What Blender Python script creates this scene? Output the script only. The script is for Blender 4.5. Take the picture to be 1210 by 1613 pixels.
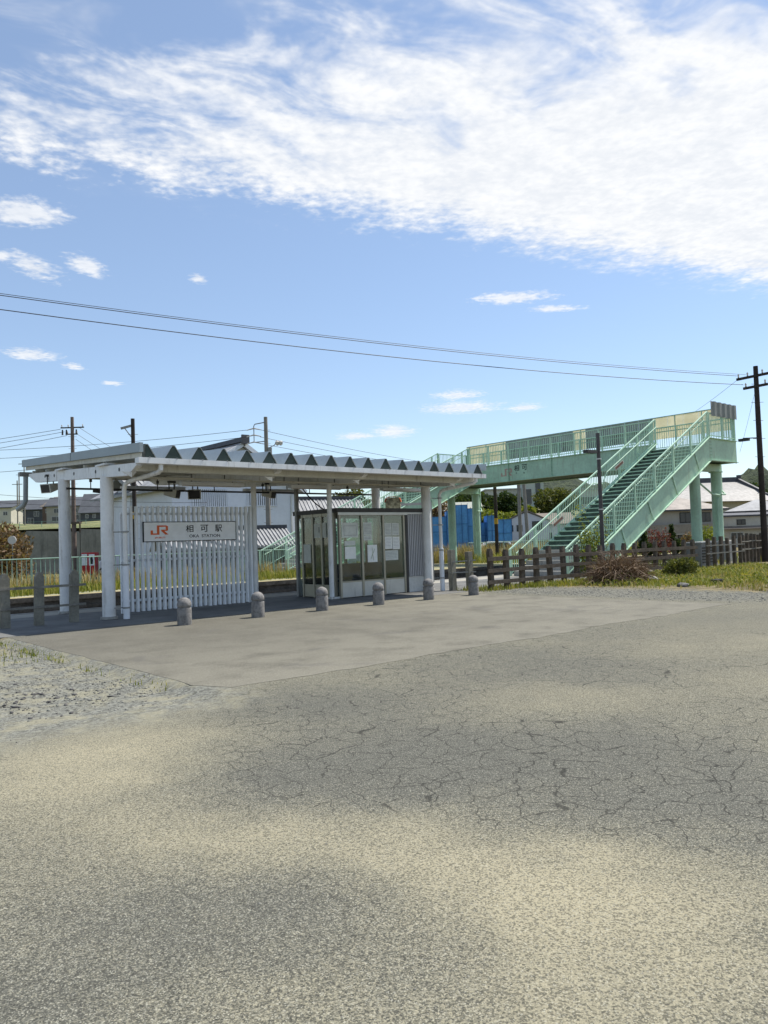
import bpy, math, random
import numpy as np
from mathutils import Vector, Matrix
random.seed(7); rng = np.random.default_rng(7)
R = math.radians
for o in list(bpy.data.objects): bpy.data.objects.remove(o)
sc = bpy.context.scene
COL = sc.collection

# ------------------------------------------------------------------ camera
EYE = 1.6; AZ = R(49.0); PITCH = R(2.27); ROLL = R(1.9)
Fh = Vector((math.cos(AZ), math.sin(AZ), 0)); Rh = Vector((math.sin(AZ), -math.cos(AZ), 0)); UP = Vector((0, 0, 1))
Fw = Fh*math.cos(PITCH) + UP*math.sin(PITCH); Uu = UP*math.cos(PITCH) - Fh*math.sin(PITCH)
Xc = Rh*math.cos(ROLL) - Uu*math.sin(ROLL); Yc = Rh*math.sin(ROLL) + Uu*math.cos(ROLL)
cd = bpy.data.cameras.new('camera'); cam = bpy.data.objects.new('camera', cd); COL.objects.link(cam)
m3 = Matrix((Xc, Yc, -Fw)).transposed()
cam.matrix_world = Matrix.Translation((0, 0, EYE)) @ m3.to_4x4()
cd.sensor_fit = 'HORIZONTAL'; cd.sensor_width = 36.0; cd.lens = 36.0; cd.clip_start = 0.1; cd.clip_end = 5000
sc.camera = cam
def fr(l, d):            # site frame on the ground: l metres to the right of, d metres along the view axis on the ground
    return (Rh.x*l + Fh.x*d, Rh.y*l + Fh.y*d)

# ------------------------------------------------------------------ light
SUN_EL = R(58); SUN_AZ = R(-8)      # azimuth measured from +X (along the track) towards +Y
sd = Vector((math.cos(SUN_EL)*math.cos(SUN_AZ), math.cos(SUN_EL)*math.sin(SUN_AZ), math.sin(SUN_EL)))
sl = bpy.data.lights.new('sun', 'SUN'); sun = bpy.data.objects.new('sun', sl); COL.objects.link(sun)
sl.energy = 4.2; sl.angle = R(0.53); sl.color = (1.0, 0.955, 0.88)
sun.rotation_euler = (-sd).to_track_quat('-Z', 'Y').to_euler(); sun.location = (20, -20, 40)
sc.view_settings.view_transform = 'Standard'; sc.view_settings.look = 'None'
sc.view_settings.exposure = 0.60; sc.view_settings.gamma = 1.0
try: sc.view_settings.use_curve_mapping = False
except Exception: pass

# ------------------------------------------------------------------ node helpers
class NT:
    def __init__(s, nt): s.t = nt; s.n = nt.nodes; s.l = nt.links
    def new(s, k, **kw):
        nd = s.n.new(k)
        for a, v in kw.items(): setattr(nd, a, v)
        return nd
    def put(s, sock, v):
        if isinstance(v, bpy.types.NodeSocket): s.l.new(v, sock)
        elif v is not None: sock.default_value = v
    def m(s, op, a, b=None, c=None, clamp=False):
        nd = s.new('ShaderNodeMath', operation=op, use_clamp=clamp)
        s.put(nd.inputs[0], a); s.put(nd.inputs[1], b); s.put(nd.inputs[2], c); return nd.outputs[0]
    def vm(s, op, a, b=None):
        nd = s.new('ShaderNodeVectorMath', operation=op); s.put(nd.inputs[0], a); s.put(nd.inputs[1], b)
        return nd.outputs['Value'] if op in ('DOT_PRODUCT', 'LENGTH', 'DISTANCE') else nd.outputs[0]
    def ss(s, v, a, b, lo=0.0, hi=1.0):
        nd = s.new('ShaderNodeMapRange', interpolation_type='SMOOTHSTEP')
        s.put(nd.inputs[0], v); s.put(nd.inputs[1], a); s.put(nd.inputs[2], b); s.put(nd.inputs[3], lo); s.put(nd.inputs[4], hi); return nd.outputs[0]
    def noise(s, vec, scale, detail=4, rough=0.55, dist=0.0, out=0):
        nd = s.new('ShaderNodeTexNoise'); s.put(nd.inputs['Vector'], vec); nd.inputs['Scale'].default_value = scale
        nd.inputs['Detail'].default_value = detail; nd.inputs['Roughness'].default_value = rough; nd.inputs['Distortion'].default_value = dist
        return nd.outputs[out]
    def vor(s, vec, scale, feature='F1', rnd=1.0, out=0):
        nd = s.new('ShaderNodeTexVoronoi', feature=feature); s.put(nd.inputs['Vector'], vec); nd.inputs['Scale'].default_value = scale
        nd.inputs['Randomness'].default_value = rnd; return nd.outputs[out]
    def mix(s, f, a, b, blend='MIX'):
        nd = s.new('ShaderNodeMix', data_type='RGBA', blend_type=blend); s.put(nd.inputs[0], f)
        s.put(nd.inputs[6], c4(a)); s.put(nd.inputs[7], c4(b)); return nd.outputs[2]
    def ramp(s, f, stops):
        nd = s.new('ShaderNodeValToRGB'); s.put(nd.inputs[0], f); e = nd.color_ramp.elements
        while len(e) < len(stops): e.new(0.5)
        for i, (p, c) in enumerate(stops): e[i].position = p; e[i].color = c4(c)
        return nd.outputs[0]
    def comb(s, x, y, z=0.0):
        nd = s.new('ShaderNodeCombineXYZ'); s.put(nd.inputs[0], x); s.put(nd.inputs[1], y); s.put(nd.inputs[2], z); return nd.outputs[0]
    def sep(s, v):
        nd = s.new('ShaderNodeSeparateXYZ'); s.put(nd.inputs[0], v); return nd.outputs
    def bump(s, h, strength=0.3, dist=0.02):
        nd = s.new('ShaderNodeBump'); s.put(nd.inputs['Height'], h); nd.inputs['Strength'].default_value = strength
        nd.inputs['Distance'].default_value = dist; return nd.outputs[0]
def c4(c):
    if isinstance(c, bpy.types.NodeSocket) or c is None: return c
    return tuple(c) + (1.0,) if len(c) == 3 else tuple(c)
def S(r, g, b):
    f = lambda v: (v/255/12.92) if v/255 <= .04045 else ((v/255+.055)/1.055)**2.4
    return (f(r), f(g), f(b))

# ------------------------------------------------------------------ sky
w = bpy.data.worlds.new('World'); sc.world = w; w.use_nodes = True
n = NT(w.node_tree); w.node_tree.nodes.clear()
sky = n.new('ShaderNodeTexSky', sky_type='NISHITA'); sky.sun_disc = False; sky.sun_elevation = SUN_EL
sky.sun_rotation = math.pi/2 - SUN_AZ; sky.air_density = 1.0; sky.dust_density = 0.25; sky.ozone_density = 1.5; sky.altitude = 30
tc = n.new('ShaderNodeTexCoord').outputs['Generated']
dz = n.m('MAXIMUM', n.sep(tc)[2], 0.03)
ca = n.m('DIVIDE', n.vm('DOT_PRODUCT', tc, tuple(Rh)), dz)     # position on a flat cloud layer, across
cb = n.m('DIVIDE', n.vm('DOT_PRODUCT', tc, tuple(Fh)), dz)     # and along the line of sight
cv = n.comb(ca, cb)
nm = n.noise(cv, 6.5, 3, .6); nf = n.noise(cv, 30, 3, .55, .15)
wisp = n.noise(n.comb(n.m('ADD', n.m('MULTIPLY', ca, 1.2), n.m('MULTIPLY', cb, .8)), n.m('SUBTRACT', n.m('MULTIPLY', cb, 2.0), n.m('MULTIPLY', ca, 1.2))), 2.4, 4, .6, .5)
low = n.m('SUBTRACT', n.m('ADD', n.m('MULTIPLY', ca, .47), 2.50), cb)
low = n.m('ADD', low, n.m('ADD', n.m('MULTIPLY', n.m('SUBTRACT', nm, .5), .42), n.m('MULTIPLY', n.m('SUBTRACT', nf, .5), .22)))
low = n.ss(low, -.03, .42)
up = n.m('ADD', n.m('SUBTRACT', cb, 1.47), n.m('MULTIPLY', n.m('ADD', ca, .35), .12))
up = n.m('ADD', up, n.m('MULTIPLY', n.m('SUBTRACT', wisp, .5), 1.3)); up = n.ss(up, -.36, .55)
cover = n.m('MULTIPLY', low, up)
brk = n.ss(ca, -1.0, .9, 1.0, .25)                           # the sheet breaks up into small soft cells to one side
tex = n.m('ADD', n.m('MULTIPLY', nf, .36), n.m('ADD', n.m('MULTIPLY', nm, .32), n.m('MULTIPLY', wisp, .42)))
gap = n.m('MULTIPLY', n.m('SUBTRACT', 1.38, n.m('MULTIPLY', tex, 1.85)), brk)
sheet = n.ss(n.m('SUBTRACT', n.m('MULTIPLY', cover, 1.22), gap), -.10, 1.08)
haze_w = n.m('MULTIPLY', n.ss(wisp, .42, .8), n.m('MULTIPLY', low, .42))
sheet = n.m('MULTIPLY', n.m('MAXIMUM', sheet, haze_w), .97)
puffs = [(-1.03,2.21,.13,.11),(-1.19,2.65,.075,.15),(-1.01,2.64,.06,.12),(-1.26,2.53,.05,.06),(-1.75,3.81,.14,.14),(-1.64,4.09,.06,.09),(-1.59,4.54,.06,.07),
         (.11,6.93,.21,.44),(-.24,7.14,.2,.25),(.53,5.26,.18,.18),(.62,5.78,.32,.28),(1.11,5.87,.14,.2),(.57,3.16,.17,.09),(.78,3.33,.12,.06),(-.66,2.82,.035,.06)]
pacc = None
for (a0, b0, ra, rb) in puffs:
    g = n.vm('LENGTH', n.vm('MULTIPLY', n.vm('SUBTRACT', cv, (a0, b0, 0)), (1/(ra*1.2), 1/(rb*1.2), 1)))
    pacc = g if pacc is None else n.m('MINIMUM', pacc, g)
pn = n.m('MULTIPLY', n.m('SUBTRACT', n.m('ADD', n.m('MULTIPLY', nf, .6), n.m('MULTIPLY', nm, .5)), .55), 2.2)
puff = n.m('MULTIPLY', n.ss(n.m('ADD', n.m('SUBTRACT', 1.0, pacc), n.m('MULTIPLY', pn, n.ss(pacc, 1.5, .9))), .02, .85), .8)
alpha = n.m('MULTIPLY', n.m('MAXIMUM', sheet, puff), n.ss(n.sep(tc)[2], .02, .09), clamp=True)
ccol = n.mix(n.ss(tex, .42, .70), (5.7, 5.9, 6.2), (6.8, 6.85, 6.9))
skyc = n.mix(1.0, n.mix(.22, sky.outputs[0], (3.3, 4.1, 5.1)), (1.06, 1.07, 1.10), 'MULTIPLY')
fin = n.mix(alpha, skyc, ccol)
bg = n.new('ShaderNodeBackground'); n.put(bg.inputs[0], fin); bg.inputs[1].default_value = 0.10
n.l.new(bg.outputs[0], n.new('ShaderNodeOutputWorld').inputs[0])

# ------------------------------------------------------------------ materials
MATS = {}
def newmat(name):
    m = bpy.data.materials.new(name); m.use_nodes = True; m.node_tree.nodes.clear(); k = NT(m.node_tree)
    k.pos = k.new('ShaderNodeNewGeometry').outputs['Position']
    k.bs = k.new('ShaderNodeBsdfPrincipled'); out = k.new('ShaderNodeOutputMaterial'); k.out = out
    k.l.new(k.bs.outputs[0], out.inputs[0]); MATS[name] = m; return m, k
def mat(name, rgb, rough=.7, v=.14, s=2.5, bump=0.0, bs=40, metal=0.0, dirt=0.0, dirtc=(.10, .085, .065), ds=3.0, streak=True, spec=.35):
    m, k = newmat(name)
    a = k.noise(k.pos, s, 6, .6); b = k.noise(k.pos, s*9, 3)
    f = k.m('ADD', k.m('MULTIPLY', a, .7), k.m('MULTIPLY', b, .3))
    lo = tuple(x*(1-v*1.6) for x in rgb); hi = tuple(min(1, x*(1+v*1.3)) for x in rgb)
    col = k.mix(k.ss(f, .3, .7), lo, hi)
    if dirt > 0:
        mp = k.vm('MULTIPLY', k.pos, (ds*2.2, ds*2.2, ds*.35) if streak else (ds, ds, ds))
        d = k.noise(mp, 1.0, 6, .68)
        d = k.ss(d, .62 - dirt*.32, .86 - dirt*.12); col = k.mix(k.m('MULTIPLY', d, .85), col, dirtc)
    k.put(k.bs.inputs['Base Color'], col); k.bs.inputs['Metallic'].default_value = metal
    k.put(k.bs.inputs['Roughness'], k.m('ADD', rough-.07, k.m('MULTIPLY', b, .14)))
    k.bs.inputs['Specular IOR Level'].default_value = spec
    if bump > 0: k.put(k.bs.inputs['Normal'], k.bump(k.noise(k.pos, bs, 4, .6), bump, .01))
    return m
def glassmat(name, tint, gl=.12):
    m, k = newmat(name); k.n.remove(k.bs)
    t = k.new('ShaderNodeBsdfTransparent'); t.inputs[0].default_value = c4(tint)
    g = k.new('ShaderNodeBsdfGlossy'); g.inputs['Roughness'].default_value = .03
    d = k.new('ShaderNodeBsdfDiffuse'); d.inputs[0].default_value = (.5, .5, .46, 1)
    lw = k.new('ShaderNodeLayerWeight'); lw.inputs[0].default_value = .25
    x = k.new('ShaderNodeMixShader'); k.put(x.inputs[0], k.m('ADD', k.m('MULTIPLY', lw.outputs['Fresnel'], .9), gl*.4)); k.l.new(t.outputs[0], x.inputs[1]); k.l.new(g.outputs[0], x.inputs[2])
    y = k.new('ShaderNodeMixShader'); k.put(y.inputs[0], k.ss(k.noise(k.pos, 1.5, 5, .65), .45, .9, .02, .22)); k.l.new(x.outputs[0], y.inputs[1]); k.l.new(d.outputs[0], y.inputs[2])
    k.l.new(y.outputs[0], k.out.inputs[0]); return m
def leafmat(name, stops, trans=.35, rough=.65):
    m, k = newmat(name); geo = k.new('ShaderNodeNewGeometry')
    r = geo.outputs['Random Per Island']; f = k.m('ADD', k.m('MULTIPLY', r, .7), k.m('MULTIPLY', k.noise(k.pos, .9, 3), .45))
    col = k.ramp(f, stops); k.put(k.bs.inputs['Base Color'], col); k.bs.inputs['Roughness'].default_value = rough
    k.bs.inputs['Specular IOR Level'].default_value = .2
    t = k.new('ShaderNodeBsdfTranslucent'); k.put(t.inputs[0], k.mix(1.0, col, (1.15, 1.1, .55), 'MULTIPLY'))
    x = k.new('ShaderNodeMixShader'); x.inputs[0].default_value = trans; k.l.new(k.bs.outputs[0], x.inputs[1]); k.l.new(t.outputs[0], x.inputs[2])
    k.l.new(x.outputs[0], k.out.inputs[0]); return m
def flat(name, rgb, rough=.6): return mat(name, rgb, rough, v=.04, s=6)

white_paint = mat('white_paint', (.74, .74, .725), .5, .06, 2, .05, 30, dirt=.34, dirtc=(.22, .19, .14))
white_clean = mat('white_clean', (.72, .74, .77), .45, .05, 3, dirt=.06)
cream_paint = mat('cream_paint', (.58, .56, .48), .6, .08, 2, dirt=.3, dirtc=(.16, .12, .08))
roof_metal = mat('roof_metal', (.36, .395, .40), .45, .08, 1.5, dirt=.15, dirtc=(.2, .2, .18), spec=.5)
roof_dark = mat('roof_end_green', (.038, .055, .047), .6, .12, 3)
fascia_grey = mat('fascia_grey', (.30, .35, .37), .5, .06, 1.2, dirt=.12, dirtc=(.16, .17, .16))
slat_white = mat('slat_white', (.80, .82, .84), .5, .06, 2.5, .04, 40, dirt=.16, dirtc=(.24, .2, .16))
alu_bronze = mat('aluminium_bronze', (.33, .31, .25), .4, .08, 3, metal=.55, dirt=.1)
alu_plain = mat('aluminium_plain', (.50, .50, .47), .42, .06, 3, metal=.5, dirt=.1)
ribbed = mat('ribbed_steel', (.42, .42, .43), .45, .05, 2, metal=.25, dirt=.08)
dark_steel = mat('dark_steel', (.045, .043, .04), .55, .15, 4)
grey_steel = mat('grey_steel', (.26, .26, .25), .5, .1, 4, metal=.3, dirt=.15)
conc = mat('concrete', (.34, .33, .30), .85, .16, 1.3, .25, 60, dirt=.25, dirtc=(.13, .12, .10))
conc_post = mat('concrete_post', (.20, .19, .155), .9, .2, 2.5, .4, 60, dirt=.35, dirtc=(.11, .11, .085))
conc_wall = mat('concrete_wall', (.25, .235, .20), .9, .16, .5, .3, 30, dirt=.5, dirtc=(.075, .072, .06), ds=.9)
conc_block = mat('painted_block', (.55, .55, .52), .8, .1, 2, .2, 50, dirt=.22)
stone = mat('bollard_stone', (.215, .205, .195), .85, .3, 14, .5, 120, dirt=.3, dirtc=(.12, .115, .105), streak=False, ds=14)
plat_face = mat('platform_face', (.09, .082, .07), .95, .4, 1.6, .8, 12, dirt=.3, dirtc=(.025, .022, .018), streak=False)
wood_old = mat('old_sleeper_wood', (.105, .083, .062), .9, .25, 6, .5, 40, dirt=.25, dirtc=(.04, .034, .028))
wood_grey = mat('grey_wood', (.19, .18, .155), .9, .22, 6, .4, 40, dirt=.25)
green_paint = mat('green_paint', (.385, .56, .415), .55, .12, .9, .04, 20, dirt=.36, dirtc=(.26, .27, .19), spec=.4)
green_rail = mat('green_rail', (.48, .67, .50), .55, .08, 1.5, dirt=.2, dirtc=(.2, .3, .22))
green_fence = mat('green_fence', (.24, .37, .30), .6, .1, 2, dirt=.15, dirtc=(.12, .12, .09))
sheet_grey = mat('weathered_sheet_grey', (.27, .285, .265), .6, .12, 1.2, dirt=.25, dirtc=(.13, .12, .10))
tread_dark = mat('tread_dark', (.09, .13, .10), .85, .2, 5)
sign_white = flat('sign_white', (.86, .86, .86), .4); black = flat('black_print', (.012, .012, .013), .5)
jr_orange = flat('orange_print', (.72, .12, .02), .5); jr_faded = flat('faded_pink_print', (.42, .28, .23), .6)
paper = mat('paper', (.80, .81, .77), .7, .05, 8); paper_grey = mat('paper_grey', (.60, .62, .57), .7, .08, 8)
ink = flat('grey_ink', (.22, .22, .22), .7)
orange_plastic = mat('orange_plastic', (.62, .12, .03), .5, .1, 4)
pole_conc = mat('pole_concrete', (.23, .21, .18), .85, .12, 2, dirt=.2)
pole_brown = mat('pole_brown', (.035, .026, .022), .8, .25, 3, dirt=.1, dirtc=(.09, .07, .05))
yellow_band = mat('yellow_band', (.50, .30, .03), .6, .1, 3)
insulator = mat('insulator', (.55, .52, .48), .3, .05, 5); cable_black = flat('cable_black', (.02, .02, .022), .6)
house_win = mat('window_dark', (.025, .03, .036), .15, .1, 1, spec=.6)
blue_tarp = mat('blue_sheet', (.09, .28, .54), .6, .16, .6, .3, 3, dirt=.35, dirtc=(.03, .14, .34))
plaster = mat('white_plaster', (.68, .70, .74), .8, .05, .5, dirt=.12, dirtc=(.35, .35, .34), ds=.8)
plaster_y = mat('cream_plaster', (.50, .47, .39), .85, .08, .5, dirt=.15)
plaster_b = mat('beige_siding', (.36, .33, .28), .85, .08, .5)
siding_dark = mat('dark_siding', (.075, .078, .085), .8, .12, 1); siding_brown = mat('brown_siding', (.13, .085, .06), .8, .15, 1)
slate = mat('slate_roof', (.085, .09, .10), .7, .12, .8); slate_b = mat('brown_slate', (.20, .165, .13), .7, .12, .8)
tile_grey = mat('roof_tile_grey', (.30, .30, .30), .6, .2, 1.5, dirt=.2, streak=False); tile_dark = mat('roof_tile_dark', (.07, .07, .078), .55, .2, 1.5)
tile_brown = mat('roof_tile_brown', (.33, .29, .25), .7, .18, 1.2)
red_paint = mat('red_paint', (.46, .012, .015), .4, .06, 3); car_white = mat('car_white', (.78, .79, .80), .25, .02, 3, spec=.6); tyre = mat('tyre', (.02, .02, .02), .85, .1, 5)
rail_steel = mat('rail_steel', (.12, .09, .07), .5, .15, 5, metal=.6); ballast = mat('ballast', (.13, .115, .095), .95, .45, 9, .9, 25)
bark = mat('bark', (.07, .055, .04), .9, .25, 4, .5, 20); stonem = mat('gravel_stone', (.20, .195, .165), .9, .3, 6); stone_dk = mat('dark_stone', (.11, .105, .10), .9, .35, 6)
yellow_line = mat('yellow_line', (.45, .33, .07), .85, .25, 3, dirt=.4, dirtc=(.2, .19, .16), streak=False)
glass = glassmat('glass', (.80, .88, .86)); glass_dim = glassmat('glass_dim', (.72, .78, .76), .2)
m, k = newmat('cream_translucent_sheet')      # plastic sheet: daylight comes through it
cc = k.mix(k.ss(k.noise(k.pos, 1.4, 5), .3, .7), (.76, .73, .58), (.86, .83, .68)); k.put(k.bs.inputs['Base Color'], cc); k.bs.inputs['Roughness'].default_value = .6
t = k.new('ShaderNodeBsdfTranslucent'); k.put(t.inputs[0], cc); x = k.new('ShaderNodeMixShader'); x.inputs[0].default_value = .66
k.l.new(k.bs.outputs[0], x.inputs[1]); k.l.new(t.outputs[0], x.inputs[2]); k.l.new(x.outputs[0], k.out.inputs[0]); sheet_cream = m

leaf_dark = leafmat('leaf_dark', [(0, (.012, .028, .008)), (.5, (.030, .055, .014)), (1, (.075, .105, .03))])
leaf_olive = leafmat('leaf_olive', [(0, (.035, .05, .012)), (.5, (.085, .105, .025)), (1, (.16, .16, .045))])
leaf_bright = leafmat('leaf_bright', [(0, (.07, .10, .012)), (.5, (.15, .19, .025)), (1, (.26, .28, .05))])
leaf_brown = leafmat('leaf_brown', [(0, (.06, .045, .02)), (.45, (.15, .105, .055)), (.75, (.26, .17, .11)), (1, (.16, .17, .05))])
leaf_red = leafmat('leaf_red', [(0, (.07, .02, .022)), (.6, (.17, .05, .06)), (1, (.10, .09, .04))])
grass_mix = leafmat('grass_blades', [(0, (.06, .09, .015)), (.4, (.15, .19, .03)), (.7, (.27, .27, .06)), (1, (.42, .36, .15))], .3)
grass_dry = leafmat('dry_grass', [(0, (.13, .12, .04)), (.4, (.30, .24, .11)), (.8, (.45, .36, .19)), (1, (.16, .19, .04))], .3)
stem_brown = leafmat('dry_stems', [(0, (.05, .03, .018)), (.5, (.14, .085, .05)), (1, (.34, .25, .16))], .05)

# ------------------------------------------------------------------ mesh helpers
def wloc(o):
    p = Vector((0, 0, 0))
    while o is not None: p += o.location; o = o.parent
    return p
def thing(name, label, cat, loc=(0, 0, 0), group=None):
    o = bpy.data.objects.new(name, None); COL.objects.link(o); o.location = loc; o.empty_display_size = .2
    o['label'] = label; o['category'] = cat
    if group: o['group'] = group
    return o
def tag(o, label, cat, group=None):
    o['label'] = label; o['category'] = cat
    if group: o['group'] = group
    return o
class MB:
    def __init__(s): s.v = []; s.f = []
    def add(s, vs, fs):
        b = len(s.v); s.v += [tuple(p) for p in vs]; s.f += [tuple(i+b for i in q) for q in fs]; return s
    def box(s, x0, x1, y0, y1, z0, z1):
        return s.add([(x0,y0,z0),(x1,y0,z0),(x1,y1,z0),(x0,y1,z0),(x0,y0,z1),(x1,y0,z1),(x1,y1,z1),(x0,y1,z1)],
                     [(0,3,2,1),(4,5,6,7),(0,1,5,4),(1,2,6,5),(2,3,7,6),(3,0,4,7)])
    def bar(s, p, q, w, h, up=(0, 0, 1)):           # box beam from p to q, w wide, h high
        p = Vector(p); q = Vector(q); d = (q-p).normalized(); u = Vector(up)
        if abs(d.dot(u)) > .98: u = Vector((1, 0, 0))
        sd_ = d.cross(u).normalized()*w/2; uu = sd_.cross(d).normalized()*h/2
        c = [-sd_-uu, sd_-uu, sd_+uu, -sd_+uu]
        return s.add([p+a for a in c]+[q+a for a in c], [(3,2,1,0),(4,5,6,7),(0,1,5,4),(1,2,6,5),(2,3,7,6),(3,0,4,7)])
    def cyl(s, p, q, r0, r1=None, nseg=12, cap=True):
        r1 = r0 if r1 is None else r1; p = Vector(p); q = Vector(q); d = (q-p).normalized()
        u = Vector((1, 0, 0)) if abs(d.z) > .9 else Vector((0, 0, 1)); a = d.cross(u).normalized(); b = d.cross(a)
        vs = []
        for (c, r) in ((p, r0), (q, r1)):
            for i in range(nseg):
                t_ = 2*math.pi*i/nseg; vs.append(c + a*math.cos(t_)*r + b*math.sin(t_)*r)
        fs = [(i, i+nseg, (i+1) % nseg+nseg, (i+1) % nseg) for i in range(nseg)]
        if cap: fs += [tuple(range(nseg)), tuple(range(2*nseg-1, nseg-1, -1))]
        return s.add(vs, fs)
    def tube(s, pts, r, nseg=8):
        pts = [Vector(p) for p in pts]; vs = []; N = len(pts); pa = None
        for i, p in enumerate(pts):
            d = (pts[min(i+1, N-1)]-pts[max(i-1, 0)]).normalized()
            if pa is None:
                u = Vector((1, 0, 0)) if abs(d.z) > .9 else Vector((0, 0, 1)); pa = d.cross(u).normalized()
            else: pa = (pa - d*pa.dot(d)).normalized()
            b = d.cross(pa)
            for j in range(nseg):
                t_ = 2*math.pi*j/nseg; vs.append(p + pa*math.cos(t_)*r + b*math.sin(t_)*r)
        fs = [(i*nseg+j, i*nseg+(j+1) % nseg, (i+1)*nseg+(j+1) % nseg, (i+1)*nseg+j) for i in range(N-1) for j in range(nseg)]
        fs += [tuple(range(nseg-1, -1, -1)), tuple(range((N-1)*nseg, N*nseg))]
        return s.add(vs, fs)
    def lathe(s, prof, c=(0, 0, 0), nseg=24):
        vs = []; fs = []; N = len(prof)
        for r, z in prof:
            for j in range(nseg):
                t_ = 2*math.pi*j/nseg; vs.append((c[0]+r*math.cos(t_), c[1]+r*math.sin(t_), c[2]+z))
        for i in range(N-1):
            for j in range(nseg): fs.append((i*nseg+j, i*nseg+(j+1) % nseg, (i+1)*nseg+(j+1) % nseg, (i+1)*nseg+j))
        fs += [tuple(range(nseg-1, -1, -1)), tuple(range((N-1)*nseg, N*nseg))]
        return s.add(vs, fs)
    def prism(s, poly, axis, a, b):                  # poly of 2D points extruded along an axis
        def P(u, v, t_):
            return (t_, u, v) if axis == 'x' else ((u, t_, v) if axis == 'y' else (u, v, t_))
        N = len(poly); vs = [P(u, v, a) for u, v in poly]+[P(u, v, b) for u, v in poly]
        return s.add(vs, [tuple(range(N)), tuple(range(2*N-1, N-1, -1))]+[(i, i+N, (i+1) % N+N, (i+1) % N) for i in range(N)])
    def mesh(s, name, material, smooth=False, shift=None):
        me = bpy.data.meshes.new(name)
        vs = s.v if shift is None else [(a-shift.x, b-shift.y, c-shift.z) for a, b, c in s.v]
        me.from_pydata(vs, [], s.f); me.materials.append(material)
        import bmesh
        bm = bmesh.new(); bm.from_mesh(me); bmesh.ops.recalc_face_normals(bm, faces=bm.faces); bm.to_mesh(me); bm.free()
        if smooth:
            me.polygons.foreach_set('use_smooth', [True]*len(me.polygons))
            me.set_sharp_from_angle(angle=R(40))
        me.update(); return me
    def build(s, name, material, parent=None, smooth=False, kind=None, label=None):
        sh = wloc(parent) if parent is not None else None
        me = s.mesh(name, material, smooth, sh); o = bpy.data.objects.new(name, me); COL.objects.link(o)
        if parent is not None: o.parent = parent
        if kind: o['kind'] = kind
        if label: o['label'] = label
        return o
def piece(name, me, parent, loc, rot=None, scale=None):
    o = bpy.data.objects.new(name, me); COL.objects.link(o); o.parent = parent
    o.location = Vector(loc) - wloc(parent)
    if rot: o.rotation_euler = rot
    if scale: o.scale = scale
    return o
def bevel(o, wd=.01, seg=2):
    b = o.modifiers.new('bevel', 'BEVEL'); b.width = wd; b.segments = seg; b.limit_method = 'ANGLE'; return o
def np_mesh(name, V, Q, material, parent=None, kind=None):
    me = bpy.data.meshes.new(name); V = np.asarray(V, np.float32); Q = np.asarray(Q, np.int32); kk = Q.shape[1]
    if parent is not None: V = V - np.array(wloc(parent), np.float32)
    me.vertices.add(len(V)); me.vertices.foreach_set('co', V.ravel())
    me.loops.add(Q.size); me.loops.foreach_set('vertex_index', Q.ravel())
    me.polygons.add(len(Q)); me.polygons.foreach_set('loop_start', np.arange(0, Q.size, kk, dtype=np.int32))
    try: me.polygons.foreach_set('loop_total', np.full(len(Q), kk, np.int32))
    except Exception: pass
    me.materials.append(material); me.update(calc_edges=True); me.validate()
    o = bpy.data.objects.new(name, me); COL.objects.link(o)
    if parent is not None: o.parent = parent
    if kind: o['kind'] = kind
    return o
def text(body, size, material, parent, origin, xdir, zdir, name='lettering', depth=.004, width=None, height=None):
    """flat lettering as a thin mesh; origin is its lower left corner"""
    cu = bpy.data.curves.new(name, 'FONT'); cu.body = body; cu.size = size; cu.extrude = depth/2; cu.resolution_u = 3; cu.offset = size*.009
    tmp = bpy.data.objects.new(name, cu); COL.objects.link(tmp); bpy.context.view_layer.update()
    dg = bpy.context.evaluated_depsgraph_get(); me = bpy.data.meshes.new_from_object(tmp.evaluated_get(dg)); bpy.data.objects.remove(tmp)
    co = np.empty(len(me.vertices)*3, np.float32); me.vertices.foreach_get('co', co); co = co.reshape(-1, 3)
    if len(co):
        mn = co.min(0); mx = co.max(0); sx = (width/(mx[0]-mn[0])) if width else 1; sy = (height/(mx[1]-mn[1])) if height else sx
        if not width and height: sx = sy
        xd = np.array(xdir, float); zd = np.array(zdir, float); nd = np.cross(xd, zd)
        base = np.array(origin, float) - np.array(wloc(parent))
        V = base + np.outer((co[:, 0]-mn[0])*sx, xd) + np.outer((co[:, 1]-mn[1])*sy, zd) + np.outer(co[:, 2], nd)
        me.vertices.foreach_set('co', V.astype(np.float32).ravel())
    me.materials.clear(); me.materials.append(material); me.update()
    o = bpy.data.objects.new(name, me); COL.objects.link(o); o.parent = parent; return o

# ================================================================== SETTING
def P2(k): q = k.sep(k.pos); return q[0], q[1]
def blob(k, x, y, x0, y0, r):
    return k.ss(k.vm('DISTANCE', x, (x0, y0, 0)), 0.0, r, 1.0, 0.0)
m_ground, k = newmat('worn_asphalt')
px, py = P2(k)
wn = k.noise(k.pos, 1.1, 4, .6, out=1); wpos = k.vm('ADD', k.pos, k.vm('MULTIPLY', k.vm('SUBTRACT', wn, (.5, .5, .5)), (1.1, 1.1, 0)))
wx = k.vm('MULTIPLY', wpos, (1, 1, 0)); wy = None
big = k.noise(k.pos, .5, 3, .6); mid = k.noise(k.pos, 2.3, 4, .62); fine = k.noise(k.pos, 62, 3, .72)
gs = k.sep(k.vor(k.pos, 105, out=1))[0]; g1 = k.sep(k.vor(k.pos, 190, out=1))[1]
sand = k.m('MULTIPLY', k.m('SUBTRACT', big, .5), .9)
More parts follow.
